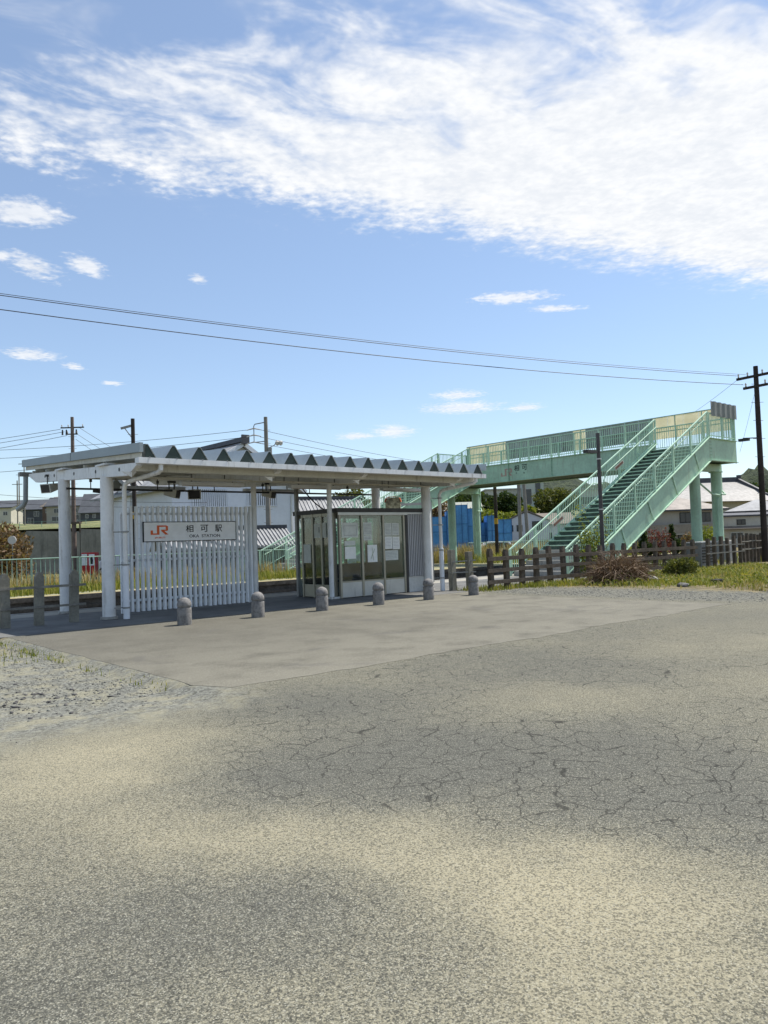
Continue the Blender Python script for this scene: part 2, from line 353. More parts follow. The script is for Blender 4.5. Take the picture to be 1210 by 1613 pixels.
for (x0, y0, r, s_) in [(1.4,5.7,1.9,.55),(2.3,5.6,1.7,.40),(2.05,4.1,1.1,.5),(2.45,3.45,1.15,.65),(2.85,2.75,1.05,.62),(2.75,2.05,1.0,.6),(3.2,1.6,1.2,.6),(2.0,1.3,1.2,.45),(2.6,7.0,1.8,.5),(6.4,4.7,1.5,.35),(4.0,7.9,1.0,.5),(5.4,7.2,1.8,.22),(8.5,3.6,1.8,.25),(11,5.2,2.4,.3),(1.2,2.2,.9,.25)]:
    sand = k.m('MULTIPLY_ADD', blob(k, wx, wy, x0, y0, r), s_, sand)
for (x0, y0, r, s_) in [(1.55,3.45,.75,.42),(1.9,2.95,.65,.32),(.85,2.9,.8,.35),(2.75,4.75,1.1,.5),(3.7,4.3,1.9,.5),(4.6,3.3,2.0,.5),(4.6,6.3,1.7,.45),(7.5,6.3,2.6,.35),(4.6,2.2,1.4,.35)]:
    sand = k.m('MULTIPLY_ADD', blob(k, wx, wy, x0, y0, r), -s_, sand)
sand = k.m('MULTIPLY_ADD', k.m('SUBTRACT', mid, .5), .5, sand)
grn = k.m('MULTIPLY_ADD', k.m('SUBTRACT', fine, .5), .9, k.m('MULTIPLY_ADD', k.m('SUBTRACT', gs, .5), .6, k.m('MULTIPLY', k.m('SUBTRACT', g1, .5), .8)))
sm = k.m('MULTIPLY', k.ss(k.m('ADD', grn, sand), -.55, 1.0), .86)
asp = k.mix(k.ss(k.m('MULTIPLY_ADD', g1, .6, k.m('MULTIPLY', fine, .4)), .25, .8), (.085, .084, .068), (.225, .222, .182))
asp = k.mix(k.m('MULTIPLY', k.ss(sand, .1, -.6), .4), asp, (.088, .088, .078))
sandc = k.mix(k.ss(fine, .3, .7), (.25, .229, .155), (.375, .34, .235)); sandc = k.mix(k.ss(sand, .35, 1.1), sandc, (.385, .345, .232))
col = k.mix(sm, asp, sandc)
dk = k.ss(gs, .22, .16); lt = k.ss(g1, .90, .96)                 # single dark and light grains of the aggregate
dk2 = k.ss(k.sep(k.vor(k.pos, 150, out=1))[2], .20, .14)
col = k.mix(k.m('MULTIPLY', k.m('MAXIMUM', dk, dk2), .55), col, (.045, .044, .036)); col = k.mix(k.m('MULTIPLY', lt, .5), col, (.42, .41, .34))
ew = k.vm('ADD', k.pos, k.vm('MULTIPLY', k.vm('SUBTRACT', k.noise(k.pos, 3.2, 4, .55, out=1), (.5, .5, .5)), (.24, .24, 0)))
e1 = k.vor(ew, 4.4, 'DISTANCE_TO_EDGE')
cw = k.ss(k.m('ADD', mid, k.m('MULTIPLY', big, .5)), .50, .85)
crack = k.m('MULTIPLY', k.ss(e1, .006, .024, 1, 0), k.ss(cw, .0, .42))
crack = k.m('MULTIPLY', k.m('MULTIPLY', crack, k.ss(sand, .40, -.05)), k.ss(k.vm('DISTANCE', wx, (7.5, 5.0, 0)), 7.0, 3.6, .28, 1.0))
col = k.mix(k.m('MULTIPLY', crack, .78), col, (.028, .027, .023))
# loose gravel left of the forecourt, and along its far side
gl = k.m('MULTIPLY', k.ss(k.m('ADD', px, k.m('MULTIPLY', k.m('SUBTRACT', mid, .5), .5)), 4.9, 4.0), k.ss(k.m('ADD', py, k.m('MULTIPLY', k.m('SUBTRACT', mid, .5), 2.2)), 6.6, 7.8))
gv = k.vor(k.pos, 36, out=1); gvs = k.sep(gv)[0]
gravc = k.mix(gvs, (.09, .09, .078), (.27, .27, .23)); gravc = k.mix(k.m('MULTIPLY', k.ss(mid, .42, .66), .7), gravc, (.30, .278, .19))
col = k.mix(gl, col, gravc)
gr = k.m('MULTIPLY', k.ss(k.m('ADD', px, k.m('MULTIPLY', k.m('SUBTRACT', mid, .5), 1.6)), 16.9, 17.8), k.ss(py, 6.5, 9.0))
col = k.mix(gr, col, k.mix(gvs, (.085, .084, .07), (.235, .228, .185)))
soil = k.mix(k.ss(mid, .3, .7), (.10, .085, .045), (.26, .215, .12))
so = k.m('MULTIPLY', k.ss(k.m('ADD', px, k.m('MULTIPLY', k.m('SUBTRACT', mid, .5), 2.5)), 19.6, 21.0), k.ss(py, 5.0, 8.6))
so = k.m('MAXIMUM', so, k.ss(px, 24, 28)); so = k.m('MAXIMUM', so, k.ss(py, 15.8, 16.3))
so = k.m('MAXIMUM', so, k.m('MULTIPLY', k.ss(py, 13.5, 15.5), k.ss(px, 4.2, 3.2)))
far = k.mix(k.ss(k.noise(k.pos, .09, 5), .35, .65), (.07, .085, .03), (.19, .17, .085))
col = k.mix(so, col, k.mix(k.ss(py, 30, 45), soil, far))
k.put(k.bs.inputs['Base Color'], col); k.bs.inputs['Roughness'].default_value = .93; k.bs.inputs['Specular IOR Level'].default_value = .18
h = k.m('ADD', k.m('MULTIPLY', fine, .6), k.m('MULTIPLY', gs, .5))
k.put(k.bs.inputs['Normal'], k.bump(h, .85, .014))

def gz(x, y):
    z = 0.0
    if y < 17: 
        a = max(0, min(1, (4.22-x)/.25)); b = max(0, min(1, (y-6.2)/1.8)); z = -.07*a*b
        if x > 20: z += .05*max(0, min(1, (x-20)/3))*math.sin(x*.9+y*.7)
    if y >= 17: z = -1.12*min(1, (y-17)/1.0)
    if y > 31: z = -1.12 + 1.06*min(1, (y-31)/3)
    if y > 38: z = -.06 - .2*min(1, (y-38)/6)
    return z
xs = [-1500,-600,-250,-120,-60,-30,-15]+list(np.arange(-8, 3.6, 1.0))+[3.8,3.95,4.05,4.15,4.22,4.3,4.6]+list(np.arange(5, 46, 1.0))+[50,55,60,70,85,100,140,200,300,500,900,1600]
ys = [-1500,-500,-150,-50,-20,-10]+list(np.arange(-5, 17.1, .8))+[17,18,19,22,26,30,31,32,33,34,35,36,38,40,42,44,50,60,80,110,160,260,450,800,1600]
V = [(x, y, gz(x, y)) for y in ys for x in xs]; nx = len(xs)
Q = [(j*nx+i, j*nx+i+1, (j+1)*nx+i+1, (j+1)*nx+i) for j in range(len(ys)-1) for i in range(nx-1)]
ground = np_mesh('ground', V, Q, m_ground, kind='structure')

m_pad, k = newmat('smooth_asphalt')
px, py = P2(k); mid = k.noise(k.pos, 1.2, 6, .62); fine = k.noise(k.pos, 60, 3, .7)
tr = k.noise(k.vm('MULTIPLY', k.pos, (.5, 3.2, 1)), 1.0, 5, .6, .6)
col = k.mix(k.ss(mid, .3, .72), (.108, .099, .076), (.148, .138, .108)); col = k.mix(k.m('MULTIPLY', k.ss(tr, .58, .74), .7), col, (.21, .197, .152))
edge = k.m('MAXIMUM', k.ss(py, 13.5, 7.6), k.ss(px, 7.5, 15)); col = k.mix(k.m('MULTIPLY', k.m('MULTIPLY', edge, k.ss(mid, .25, .6)), .85), col, (.225, .21, .162))
col = k.mix(k.ss(fine, .35, .7), k.mix(.42, col, (.05, .048, .04)), k.mix(.22, col, (.33, .32, .27)))
sp = k.noise(k.pos, .55, 4, .6, 1.2); col = k.mix(k.ss(sp, .60, .66), col, k.mix(.3, col, (.09, .085, .08)))
k.put(k.bs.inputs['Base Color'], col); k.bs.inputs['Roughness'].default_value = .9; k.bs.inputs['Specular IOR Level'].default_value = .2
k.put(k.bs.inputs['Normal'], k.bump(fine, .3, .006))
edge = []
for i in range(60):
    x = 4.45+(16.75-4.45)*i/59; edge.append((x, 7.82+.05*math.sin(x*1.7)+rng.normal(0, .03)))
right = [(16.8+rng.normal(0, .06), y) for y in np.arange(8.1, 15.6, .25)]
left = [(4.24+rng.normal(0, .012), y) for y in np.arange(16.0, 8.5, -.3)]
poly = edge + right + [(17.4, 15.5), (18.2, 16.19), (4.24, 16.19)] + left + [(4.2, 8.4)]
pad = MB().prism(poly, 'z', -.12, .0035).build('forecourt_pavement', m_pad); pad['kind'] = 'structure'

m_plat, k = newmat('platform_asphalt')
px, py = P2(k); mid = k.noise(k.pos, 1.0, 6, .65); fine = k.noise(k.pos, 50, 3, .7)
col = k.mix(k.ss(mid, .3, .7), (.10, .098, .092), (.19, .185, .17)); col = k.mix(k.ss(py, 20.55, 20.75), col, k.mix(k.ss(mid, .3, .7), (.30, .28, .23), (.42, .39, .32)))
col = k.mix(k.ss(fine, .35, .7), k.mix(.3, col, (.06, .06, .055)), col)
k.put(k.bs.inputs['Base Color'], col); k.bs.inputs['Roughness'].default_value = .9; k.put(k.bs.inputs['Normal'], k.bump(fine, .3, .006))
near = MB().box(-40, 75, 16.2, 21.85, -1.3, .006).build('near_platform', m_plat); near['kind'] = 'structure'
m_platf, k = newmat('weedy_platform'); px, py = P2(k); mid = k.noise(k.pos, 1.3, 6, .65)
col = k.mix(k.ss(mid, .32, .68), (.13, .14, .05), (.36, .33, .22)); col = k.mix(k.ss(py, 31.0, 30.5), col, (.36, .34, .28))
k.put(k.bs.inputs['Base Color'], col); k.bs.inputs['Roughness'].default_value = .95
farp = MB().box(-40, 62, 30.1, 38.2, -1.3, 0.0).build('far_platform', m_platf); farp['kind'] = 'structure'
MB().box(-40, 75, 21.85, 22.05, -.16, .02).build('edge_stone', conc, near); MB().box(-40, 75, 21.85, 21.93, -1.25, -.162).build('edge_wall', plat_face, near)
MB().box(-40, 62, 29.95, 30.12, -.17, .004).build('edge_stone', plat_face, farp); MB().box(-40, 62, 30.03, 30.098, -1.25, -.172).build('edge_wall', plat_face, farp)
MB().box(-40, 62, 29.99, 30.029, -.52, -.40).build('edge_ledge', plat_face, farp)
MB().box(-40, 62, 30.28, 30.48, -.02, .008).build('edge_line', yellow_line, farp, label='worn yellow safety line along the platform edge')
bed = MB().box(-60, 90, 22.2, 29.9, -1.2, -1.06).build('track_bed', ballast); bed['kind'] = 'structure'
for yc, lb in ((24.1, 'rusty railway track beside the near platform'), (28.0, 'rusty railway track beside the weedy far platform')):
    t = thing('railway_track', lb, 'track', (20, yc, -1.06), 'tracks between the two platforms')
    slp = MB().box(-.11, .11, -1.05, 1.05, -.03, .1).mesh('sleeper', wood_old)
    for i in range(60): piece('sleeper', slp, t, (-15+i*1.15, yc, -1.06))
    for s_ in (-.53, .53): MB().prism([(yc+s_-.06,-.97),(yc+s_+.06,-.97),(yc+s_+.02,-.94),(yc+s_+.03,-.82),(yc+s_-.03,-.82),(yc+s_-.02,-.94)], 'x', -60, 90).build('rail', rail_steel, t)
MB().box(9.6, 15.2, 16.02, 16.075, 0, .0085).build('drain_strip', mat('tan_concrete', (.42, .35, .24), .9, .15, 3), pad)

# rising ground behind: grassy bank left, green slope with the school right
def sheet(name, rows, material, kind='structure'):
    V = [p for r_ in rows for p in r_]; c = len(rows[0])
    return np_mesh(name, V, [(j*c+i, j*c+i+1, (j+1)*c+i+1, (j+1)*c+i) for j in range(len(rows)-1) for i in range(c-1)], material, kind=kind)
m_bank, k = newmat('bank_grass'); a = k.noise(k.pos, .12, 6, .65); b = k.noise(k.pos, 1.6, 5, .7)
k.put(k.bs.inputs['Base Color'], k.mix(k.ss(k.m('ADD', k.m('MULTIPLY', a, .6), k.m('MULTIPLY', b, .4)), .35, .65), (.085, .11, .03), (.24, .225, .09))); k.bs.inputs['Roughness'].default_value = .95
k.put(k.bs.inputs['Normal'], k.bump(b, .8, .3))
rows = []
for d, z in ((71.6, 3.55), (85, 4.3), (120, 6.0), (160, 7.4), (178, 8.3), (230, 9.8), (320, 11), (420, 4), (440, -2)):
    rows.append([fr(l*d/71.6, d)+(z + (0 if d < 75 else .35*math.sin(l*.3+d)) + (.35 if l < -25 else 0),) for l in np.linspace(-37.5, -6, 14)])
sheet('grassy_bank', rows, m_bank)
rows = []
for d, z in ((112, -.3), (120, 1.2), (135, 3.6), (150, 5.6), (165, 7.3), (180, 8.7), (230, 9.5), (300, 9), (340, -2)):
    rows.append([fr(l*d/150, d)+(z*max(0.02, min(1, (math.cos((l-15)/38*1.2)*1.25)))-.2,) for l in np.linspace(-30, 62, 24)])
sheet('green_slope', rows, m_bank)
m_forest, k = newmat('far_forest'); a = k.noise(k.pos, .05, 6, .75); b = k.noise(k.pos, .35, 4, .7)
k.put(k.bs.inputs['Base Color'], k.mix(k.ss(k.m('ADD', a, k.m('MULTIPLY', k.m('SUBTRACT', b, .5), .5)), .3, .68), (.018, .032, .018), (.065, .085, .035))); k.bs.inputs['Roughness'].default_value = 1
k.put(k.bs.inputs['Normal'], k.bump(b, 1.0, 3.0))
def ridge(name, prof, d0, dep, n_=160):
    ls = np.linspace(prof[0][0], prof[-1][0], n_); zs = np.interp(ls, [p[0] for p in prof], [p[1] for p in prof]); rows = []
    for j in range(14):
        t_ = j/13; f_ = math.sin(math.pi*min(1, t_*.62)) if t_ < .81 else math.sin(math.pi*.5)*(1-t_)/.19
        f_ = math.sin(math.pi*t_)**.7 if 0 < t_ < 1 else 0
        rows.append([fr(l, d0+dep*t_)+(-3+(z+3)*f_*(1+.10*rng.normal()*(.5 if f_ > .5 else .2)) ,) for l, z in zip(ls, zs)])
    return sheet(name, rows, m_forest)
def zpix(dy, d): return EYE + dy*d/1210
ridge('wooded_hill', [(-700, 9), (60, 10), (75, 26), (88, 33.5), (108, 34), (118, 29), (135, 27), (190, 25), (260, 14)], 380, 100)
ridge('distant_hill', [(150, 8), (284, 16), (298, 38), (310, 50), (320, 53), (345, 52), (420, 55), (700, 30), (900, 10)], 590, 130)

# ================================================================== STATION SHELTER
SL = .057                                            # roof rises towards the track
zv = lambda y: 3.60 + SL*(y-15.95)                   # valley line of the folded roof
zb = lambda y: 3.33 + SL*(y-17.5)                    # underside of the cross beams
sh = thing('station_shelter', 'white steel platform shelter with a zigzag folded metal roof on round columns', 'shelter', (12, 19.5, 0))
pit = .6253; Y0, Y1 = 15.85, 24.25
prof = [(-.30, 0), (-.09-.0, 0)]                      # one fold: half valley, slope, narrow ridge, slope, half valley
prof = [(-pit/2, 0), (-pit/2+.085, 0), (-.03, .30), (.03, .30), (pit/2-.085, 0), (pit/2, 0)]
mb = MB(); vs = []
for (yy, up_) in ((Y0, 0), (Y1, 0), (Y0, .012), (Y1, .012)):
    vs += [(u, yy, zv(yy)+v+up_) for u, v in prof]
c = len(prof); fs = []
for i in range(c-1):
    fs += [(i, i+1, c+i+1, c+i), (2*c+i, 3*c+i, 3*c+i+1, 2*c+i+1), (i, 2*c+i, 2*c+i+1, i+1), (c+i, c+i+1, 3*c+i+1, 3*c+i)]
pan = MB().add(vs, fs).mesh('roof_panel', roof_metal)
clo = MB().prism([(-pit/2+.10, zv(15.97)+.004), (pit/2-.10, zv(15.97)+.004), (.028, zv(15.97)+.285), (-.028, zv(15.97)+.285)], 'y', 15.875, 15.89).mesh('end_closure', roof_dark)
clb = MB().prism([(-pit/2+.10, zv(24.2)+.004), (pit/2-.10, zv(24.2)+.004), (.028, zv(24.2)+.285), (-.028, zv(24.2)+.285)], 'y', 24.18, 24.195).mesh('end_closure_back', roof_dark)
for i in range(17):
    x = 7.03+pit*(i+1) - (0 if i < 16 else 0)
    p_ = piece('roof_panel', pan, sh, (x, 0, 0)); piece('end_closure', clo, p_, (x, 0, 0)); piece('end_closure', clb, p_, (x, 0, 0))
hp = [(u+7.03, v) for u, v in prof[2:]]
vs = []
for (yy, up_) in ((Y0, 0), (Y1, 0), (Y0, .012), (Y1, .012)): vs += [(u, yy, zv(yy)+v+up_) for u, v in hp]
c = 4; fs = []
for i in range(c-1): fs += [(i, i+1, c+i+1, c+i), (2*c+i, 3*c+i, 3*c+i+1, 2*c+i+1), (i, 2*c+i, 2*c+i+1, i+1), (c+i, c+i+1, 3*c+i+1, 3*c+i)]
MB().add(vs, fs).build('roof_panel', roof_metal, sh)
MB().prism([(7.01, zv(15.97)), (7.03+pit/2-.1, zv(15.97)), (7.055, zv(15.97)+.285), (7.01, zv(15.97)+.285)], 'y', 15.875, 15.89).build('end_closure', roof_dark, sh)
for xe, xo in ((6.86, 6.94), (17.66+.33, 17.66+.37)):
    fs_ = MB().prism([(Y0-.02, zv(Y0)+.13), (Y1+.03, zv(Y1)+.13), (Y1+.03, zv(Y1)+.335), (Y0-.02, zv(Y0)+.335)], 'x', xe, xo).build('fascia', fascia_grey, sh)
MB().box(6.855, 6.859, 20.1, 20.112, zv(20.1)+.13, zv(20.1)+.335).build('fascia_joint', dark_steel, sh)
MB().prism([(Y0+.1, zv(Y0)+.02), (Y1-.1, zv(Y1)+.02), (Y1-.1, zv(Y1)+.128), (Y0+.1, zv(Y0)+.128)], 'x', 6.93, 6.96).build('edge_board', cream_paint, sh)
# gutters
def gutter(y0, y1, z0, z1, x0=6.78, x1=17.86):
    g = MB(); t_ = .012
    g.box(x0, x1, y0, y1, z0, z0+t_); g.box(x0, x1, y0, y0+t_, z0+t_, z1); g.box(x0, x1, y1-t_, y1, z0+t_, z1)
    g.box(x0, x0+t_, y0+t_, y1-t_, z0+t_, z1-.004); g.box(x1-t_, x1, y0+t_, y1-t_, z0+t_, z1-.004); return g
gt = gutter(15.70, 15.90, 3.47, 3.595).build('gutter', white_paint, sh)
clp = MB().box(-.012, .012, 15.69, 15.72, 3.585, 3.612).mesh('gutter_clip', grey_steel)
for i in range(18): piece('gutter_clip', clp, gt, (7.03+pit*i, 0, 0))
gutter(24.22, 24.40, 3.93, 4.05).build('gutter', grey_steel, sh)
# cross beams with tapered ends, purlins
for bx_ in (6.97, 10.6, 13.4, 17.2):
    b_ = MB().prism([(16.12, zb(16.1)+.21), (16.12, zb(16.1)+.27), (23.75, zb(23.7)+.27), (23.75, zb(23.7)+.20), (23.1, zb(23.1)), (16.62, zb(16.6))], 'x', bx_-.07, bx_+.07).build('cross_beam', white_paint, sh)
    if bx_ < 7:
        for hy in (17.06, 18.5, 19.99, 21.51, 22.28): MB().cyl((bx_-.074, hy, zb(hy)+.15), (bx_-.069, hy, zb(hy)+.15), .045, nseg=16).build('bolt_hole', black, b_)
        for hy in (18.0, 20.9): MB().box(bx_-.16, bx_+.1, hy-.3, hy+.3, zb(hy)+.272, zb(hy)+.31).build('bracket_plate', white_paint, b_)
    MB().prism([(bx_-.30, zb(16.2)+.08), (bx_-.08, zb(16.2)+.08), (bx_-.08, zb(16.2)-.04)], 'y', 16.33, 16.36).build('gusset', white_paint, b_)
for py_, hh in ((16.30, .26), (18.0, .12), (19.45, .12), (20.9, .12), (22.4, .12), (23.6, .2)):
    MB().box(6.96, 17.96, py_-.03, py_+.03, zv(py_)-.004-hh+.0, zv(py_)-.006).build('purlin', cream_paint, sh)
MB().box(6.99, 17.96, 16.27, 16.42, zv(16.3)-.268, zv(16.3)-.262).build('soffit_flange', cream_paint, sh)
# columns
def column(x, y, r, ztop, base=True):
    c_ = MB().cyl((x, y, .02), (x, y, ztop), r, nseg=28).build('column', white_paint, sh, True)
    if base: MB().cyl((x, y, .016), (x, y, .075), r+.05, r+.04, 20).build('footing', conc, c_, True)
for x, y, r in ((6.97, 18.0, .15), (6.95, 20.9, .15), (17.2, 17.72, .15), (17.5, 20.55, .15), (11.62, 19.05, .075), (13.5, 17.95, .072)):
    column(x, y, r, zb(y)+.03 if r > .1 else zv(y)-.1)
MB().box(13.36, 13.76, 17.80, 18.1, .014, .07).build('plinth', conc_block, sh)
# downpipes
def downpipe(path, path2, bands):
    p_ = MB().tube(path, .052, 14).build('downpipe', white_paint, sh, True)
    MB().cyl(path2[0], path2[1], .074, nseg=16).build('pipe_sleeve', white_clean, p_, True)
    for (x, y, z) in bands:
        b_ = MB().lathe([(.082, -.018), (.086, -.018), (.086, .018), (.082, .018)], (x, y, z), 16); b_.box(x-.25, x-.06, y+.08, y+.10, z-.012, z+.012); b_.build('pipe_band', grey_steel, p_)
pa = [(7.32, 15.80, 3.475), (7.32, 15.80, 3.36), (7.31, 15.9, 3.30), (7.24, 17.3, 3.22), (7.22, 17.5, 3.17), (7.22, 17.58, 3.05), (7.22, 17.58, .06)]
downpipe(pa, ((7.22, 17.58, .018), (7.22, 17.58, 1.28)), [(7.22, 17.58, .28), (7.22, 17.58, 1.28), (7.22, 17.58, 2.05)])
pa = [(17.5, 15.80, 3.475), (17.5, 15.80, 3.38), (17.48, 15.9, 3.32), (17.40, 17.0, 3.22), (17.38, 17.2, 3.17), (17.38, 17.28, 3.05), (17.38, 17.28, .06)]
downpipe(pa, ((17.38, 17.28, .018), (17.38, 17.28, 1.35)), [(17.38, 17.28, .42), (17.38, 17.28, 1.3), (17.38, 17.28, 2.1), (17.38, 17.28, 2.95)])
MB().tube([(6.97, 24.3, 3.95), (6.97, 24.35, 3.2), (6.96, 24.5, 3.08), (6.95, 25.05, 2.98)], .07, 12).build('downpipe', fascia_grey, sh, True)
# conduits and lights under the roof
MB().cyl((6.95, 20.75, 3.30), (17.5, 20.75, 3.30), .028, nseg=10).build('conduit', dark_steel, sh)
MB().cyl((7.0, 18.35, 3.40), (17.3, 18.35, 3.40), .02, nseg=8).build('conduit', cream_paint, sh)
MB().cyl((7.0, 17.35, 3.33), (17.3, 17.35, 3.33), .018, nseg=8).build('conduit', cream_paint, sh)
rod = MB().cyl((0, 0, 0), (0, 0, .32), .014, nseg=8).box(-.03, .03, -.03, .03, .17, .25).mesh('hanger_rod', dark_steel)
for i, x in enumerate((7.6, 9.5, 11.3, 13.0, 14.8, 16.4)): piece('hanger_rod', rod, sh, (x, 20.75, 3.30+.02)); piece('hanger_rod', rod, sh, (x+.25, 17.35, 3.33))
def tube_light(x0, x1, y, z, label):
    t_ = thing('fluorescent_light', label, 'light', ((x0+x1)/2, y, z), 'long lights hung under the shelter roof')
    bevel(MB().box(x0, x1, y-.09, y+.09, z, z+.09).build('housing', white_clean, t_), .012)
    MB().cyl((x0+.05, y, z-.012), (x1-.05, y, z-.012), .018, nseg=10).build('tube', insulator, t_)
    MB().box(x0+.3, x0+.33, y-.015, y+.015, z+.09, zv(y)-.1).box(x1-.33, x1-.30, y-.015, y+.015, z+.09, zv(y)-.1).build('stem', grey_steel, t_)
tube_light(9.1, 10.95, 18.5, 3.27, 'long white light fitting hung above the station name sign')
tube_light(12.5, 14.4, 18.5, 3.27, 'long white light fitting hung above the thin column at the waiting room door')
tube_light(16.0, 17.9, 18.5, 3.26, 'long white light fitting hung above the ribbed wall of the waiting room')
tube_light(8.9, 10.9, 21.9, 3.42, 'long dirty light fitting hung on the track side behind the slatted screen')
tube_light(13.0, 15.0, 21.9, 3.42, 'long dirty light fitting hung on the track side above the waiting room')
def speaker(x, y, z, ang, label, sc_=1.0):
    t_ = thing('loudspeaker', label, 'loudspeaker', (x, y, z), 'loudspeakers under the shelter roof')
    bd = MB(); a = sc_*.17; b = sc_*.11
    bd.add([(-a,-.20,-.13*sc_),(a,-.20,-.13*sc_),(a,-.20,.13*sc_),(-a,-.20,.13*sc_),(-b,.2,-.09),(b,.2,-.09),(b,.2,.09),(-b,.2,.09)], [(0,1,2,3),(7,6,5,4),(0,4,5,1),(1,5,6,2),(2,6,7,3),(3,7,4,0)])
    me = bd.mesh('case', cream_paint); o = bpy.data.objects.new('case', me); COL.objects.link(o); o.parent = t_; o.rotation_euler = (R(12), 0, ang); bevel(o, .015)
    gm = MB().box(-a*.82, a*.82, -.206, -.202, -.105*sc_, .105*sc_).mesh('grille', dark_steel); o2 = bpy.data.objects.new('grille', gm); COL.objects.link(o2); o2.parent = t_; o2.rotation_euler = (R(12), 0, ang)
    MB().box(x-.09, x-.07, y-.02, y+.02, z+.09, z+.30).box(x+.07, x+.09, y-.02, y+.02, z+.09, z+.30).box(x-.12, x+.12, y-.03, y+.03, z+.30, z+.36).build('bracket', dark_steel, t_)
speaker(6.95, 22.0, 3.42, R(-60), 'square grey loudspeaker hung outside the column on the track side')
speaker(10.0, 20.9, 3.24, R(40), 'dark box loudspeaker hung above the slats beside the light fitting')
speaker(10.75, 20.9, 3.24, R(-35), 'larger box loudspeaker hung above the station name sign', 1.15)
speaker(13.3, 20.9, 3.27, R(25), 'box loudspeaker hung between the thin column and the waiting room', .9)
fl = thing('floodlight', 'small black floodlight hung between the two big end columns', 'floodlight', (7.75, 20.6, 3.27))
MB().cyl((7.6, 20.6, 3.25), (7.92, 20.5, 3.22), .055, .07, 12).build('lamp_body', dark_steel, fl, True); MB().bar((7.72, 20.6, 3.29), (7.72, 20.75, 3.31), .02, .02).build('bracket', dark_steel, fl)

# ------------------------------------------------------------------ slatted screen and the station sign
scr = thing('slatted_screen', 'screen of upright white slats under the shelter roof', 'screen', (9.65, 19.1, 0))
slm = MB().box(-.03, .03, -.05, .05, .045, 2.74).mesh('slat', slat_white)
for i in range(26): piece('slat', slm, scr, (7.83+.1462*i, 19.05, rng.normal(0, .006)), (0, 0, rng.normal(0, .02)))
for z in (.30, 1.32, 2.52): MB().box(7.74, 11.56, 19.105, 19.16, z, z+.06).build('rail', slat_white, scr)
for x in (7.78, 9.65, 11.5): MB().box(x-.03, x+.03, 19.165, 19.225, .016, 2.58).build('post', slat_white, scr)
sg = thing('station_sign', 'white station name board with orange railway logo fixed on the slats', 'sign', (9.61, 18.97, 2.07))
sx0, sx1, sz0, sz1, sy = 8.28, 10.94, 1.83, 2.315, 18.995
bevel(MB().box(sx0-.02, sx1+.02, sy-.05, sy, sz0-.02, sz1+.02).build('frame', black, sg), .006)
MB().box(sx0, sx1, sy-.056, sy-.05, sz0, sz1).build('face', sign_white, sg)
SW = sx1-sx0; SH = sz1-sz0; fy = sy-.0585
def jr_logo(parent, material, org, xd, zd, W_, H_, nd):
    o = np.array(org, float); xd = np.array(xd, float); zd = np.array(zd, float); nd = np.array(nd, float)
    polys = [[(0,.0),(.13,.0),(.13,.14),(.13,.47),(0,.47)], [(.13,0),(.36,0),(.36,.15),(.13,.15)], [(.36,0),(.50,0),(.50,1),(.36,1)], [(.5,.84),(.88,.84),(.88,1),(.5,1)],
             [(.87,.84),(.88,.84),(.88,1),(.94,.97),(1,.9),(1,.48),(.94,.40),(.87,.40)], [(.60,.40),(.87,.40),(.87,.54),(.60,.54)], [(.60,.42),(.78,.42),(1.02,0),(.83,0)]]
    g = MB()
    for i, pl in enumerate(polys):
        e = .0035 + .0002*i
        a = [o + xd*u*W_ + zd*v*H_ for u, v in pl]; b = [p + nd*e for p in a]; N = len(pl)
        g.add(a+b, [tuple(range(N)), tuple(range(2*N-1, N-1, -1))]+[(i2, i2+N, (i2+1) % N+N, (i2+1) % N) for i2 in range(N)])
    return g.build('railway_logo', material, parent)
X_, Z_ = (1, 0, 0), (0, 0, 1)
jr_logo(sg, jr_orange, (sx0+.066*SW, sy-.056, sz0+.34*SH), X_, Z_, .18*SW, .50*SH, (0, -1, 0))
text('JR東海', .1, jr_orange, sg, (sx0+.105*SW, fy, sz0+.12*SH), X_, Z_, 'company_lettering', width=.115*SW, height=.115*SH)
for ch, u0, u1 in (('相', .437, .519), ('可', .598, .684), ('駅', .763, .842)):
    text(ch, .2, black, sg, (sx0+u0*SW, fy, sz0+.45*SH), X_, Z_, 'station_name', width=(u1-u0)*SW, height=.40*SH)
text('OKA  STATION', .1, black, sg, (sx0+.472*SW, fy, sz0+.155*SH), X_, Z_, 'station_name_latin', width=.345*SW, height=.165*SH)

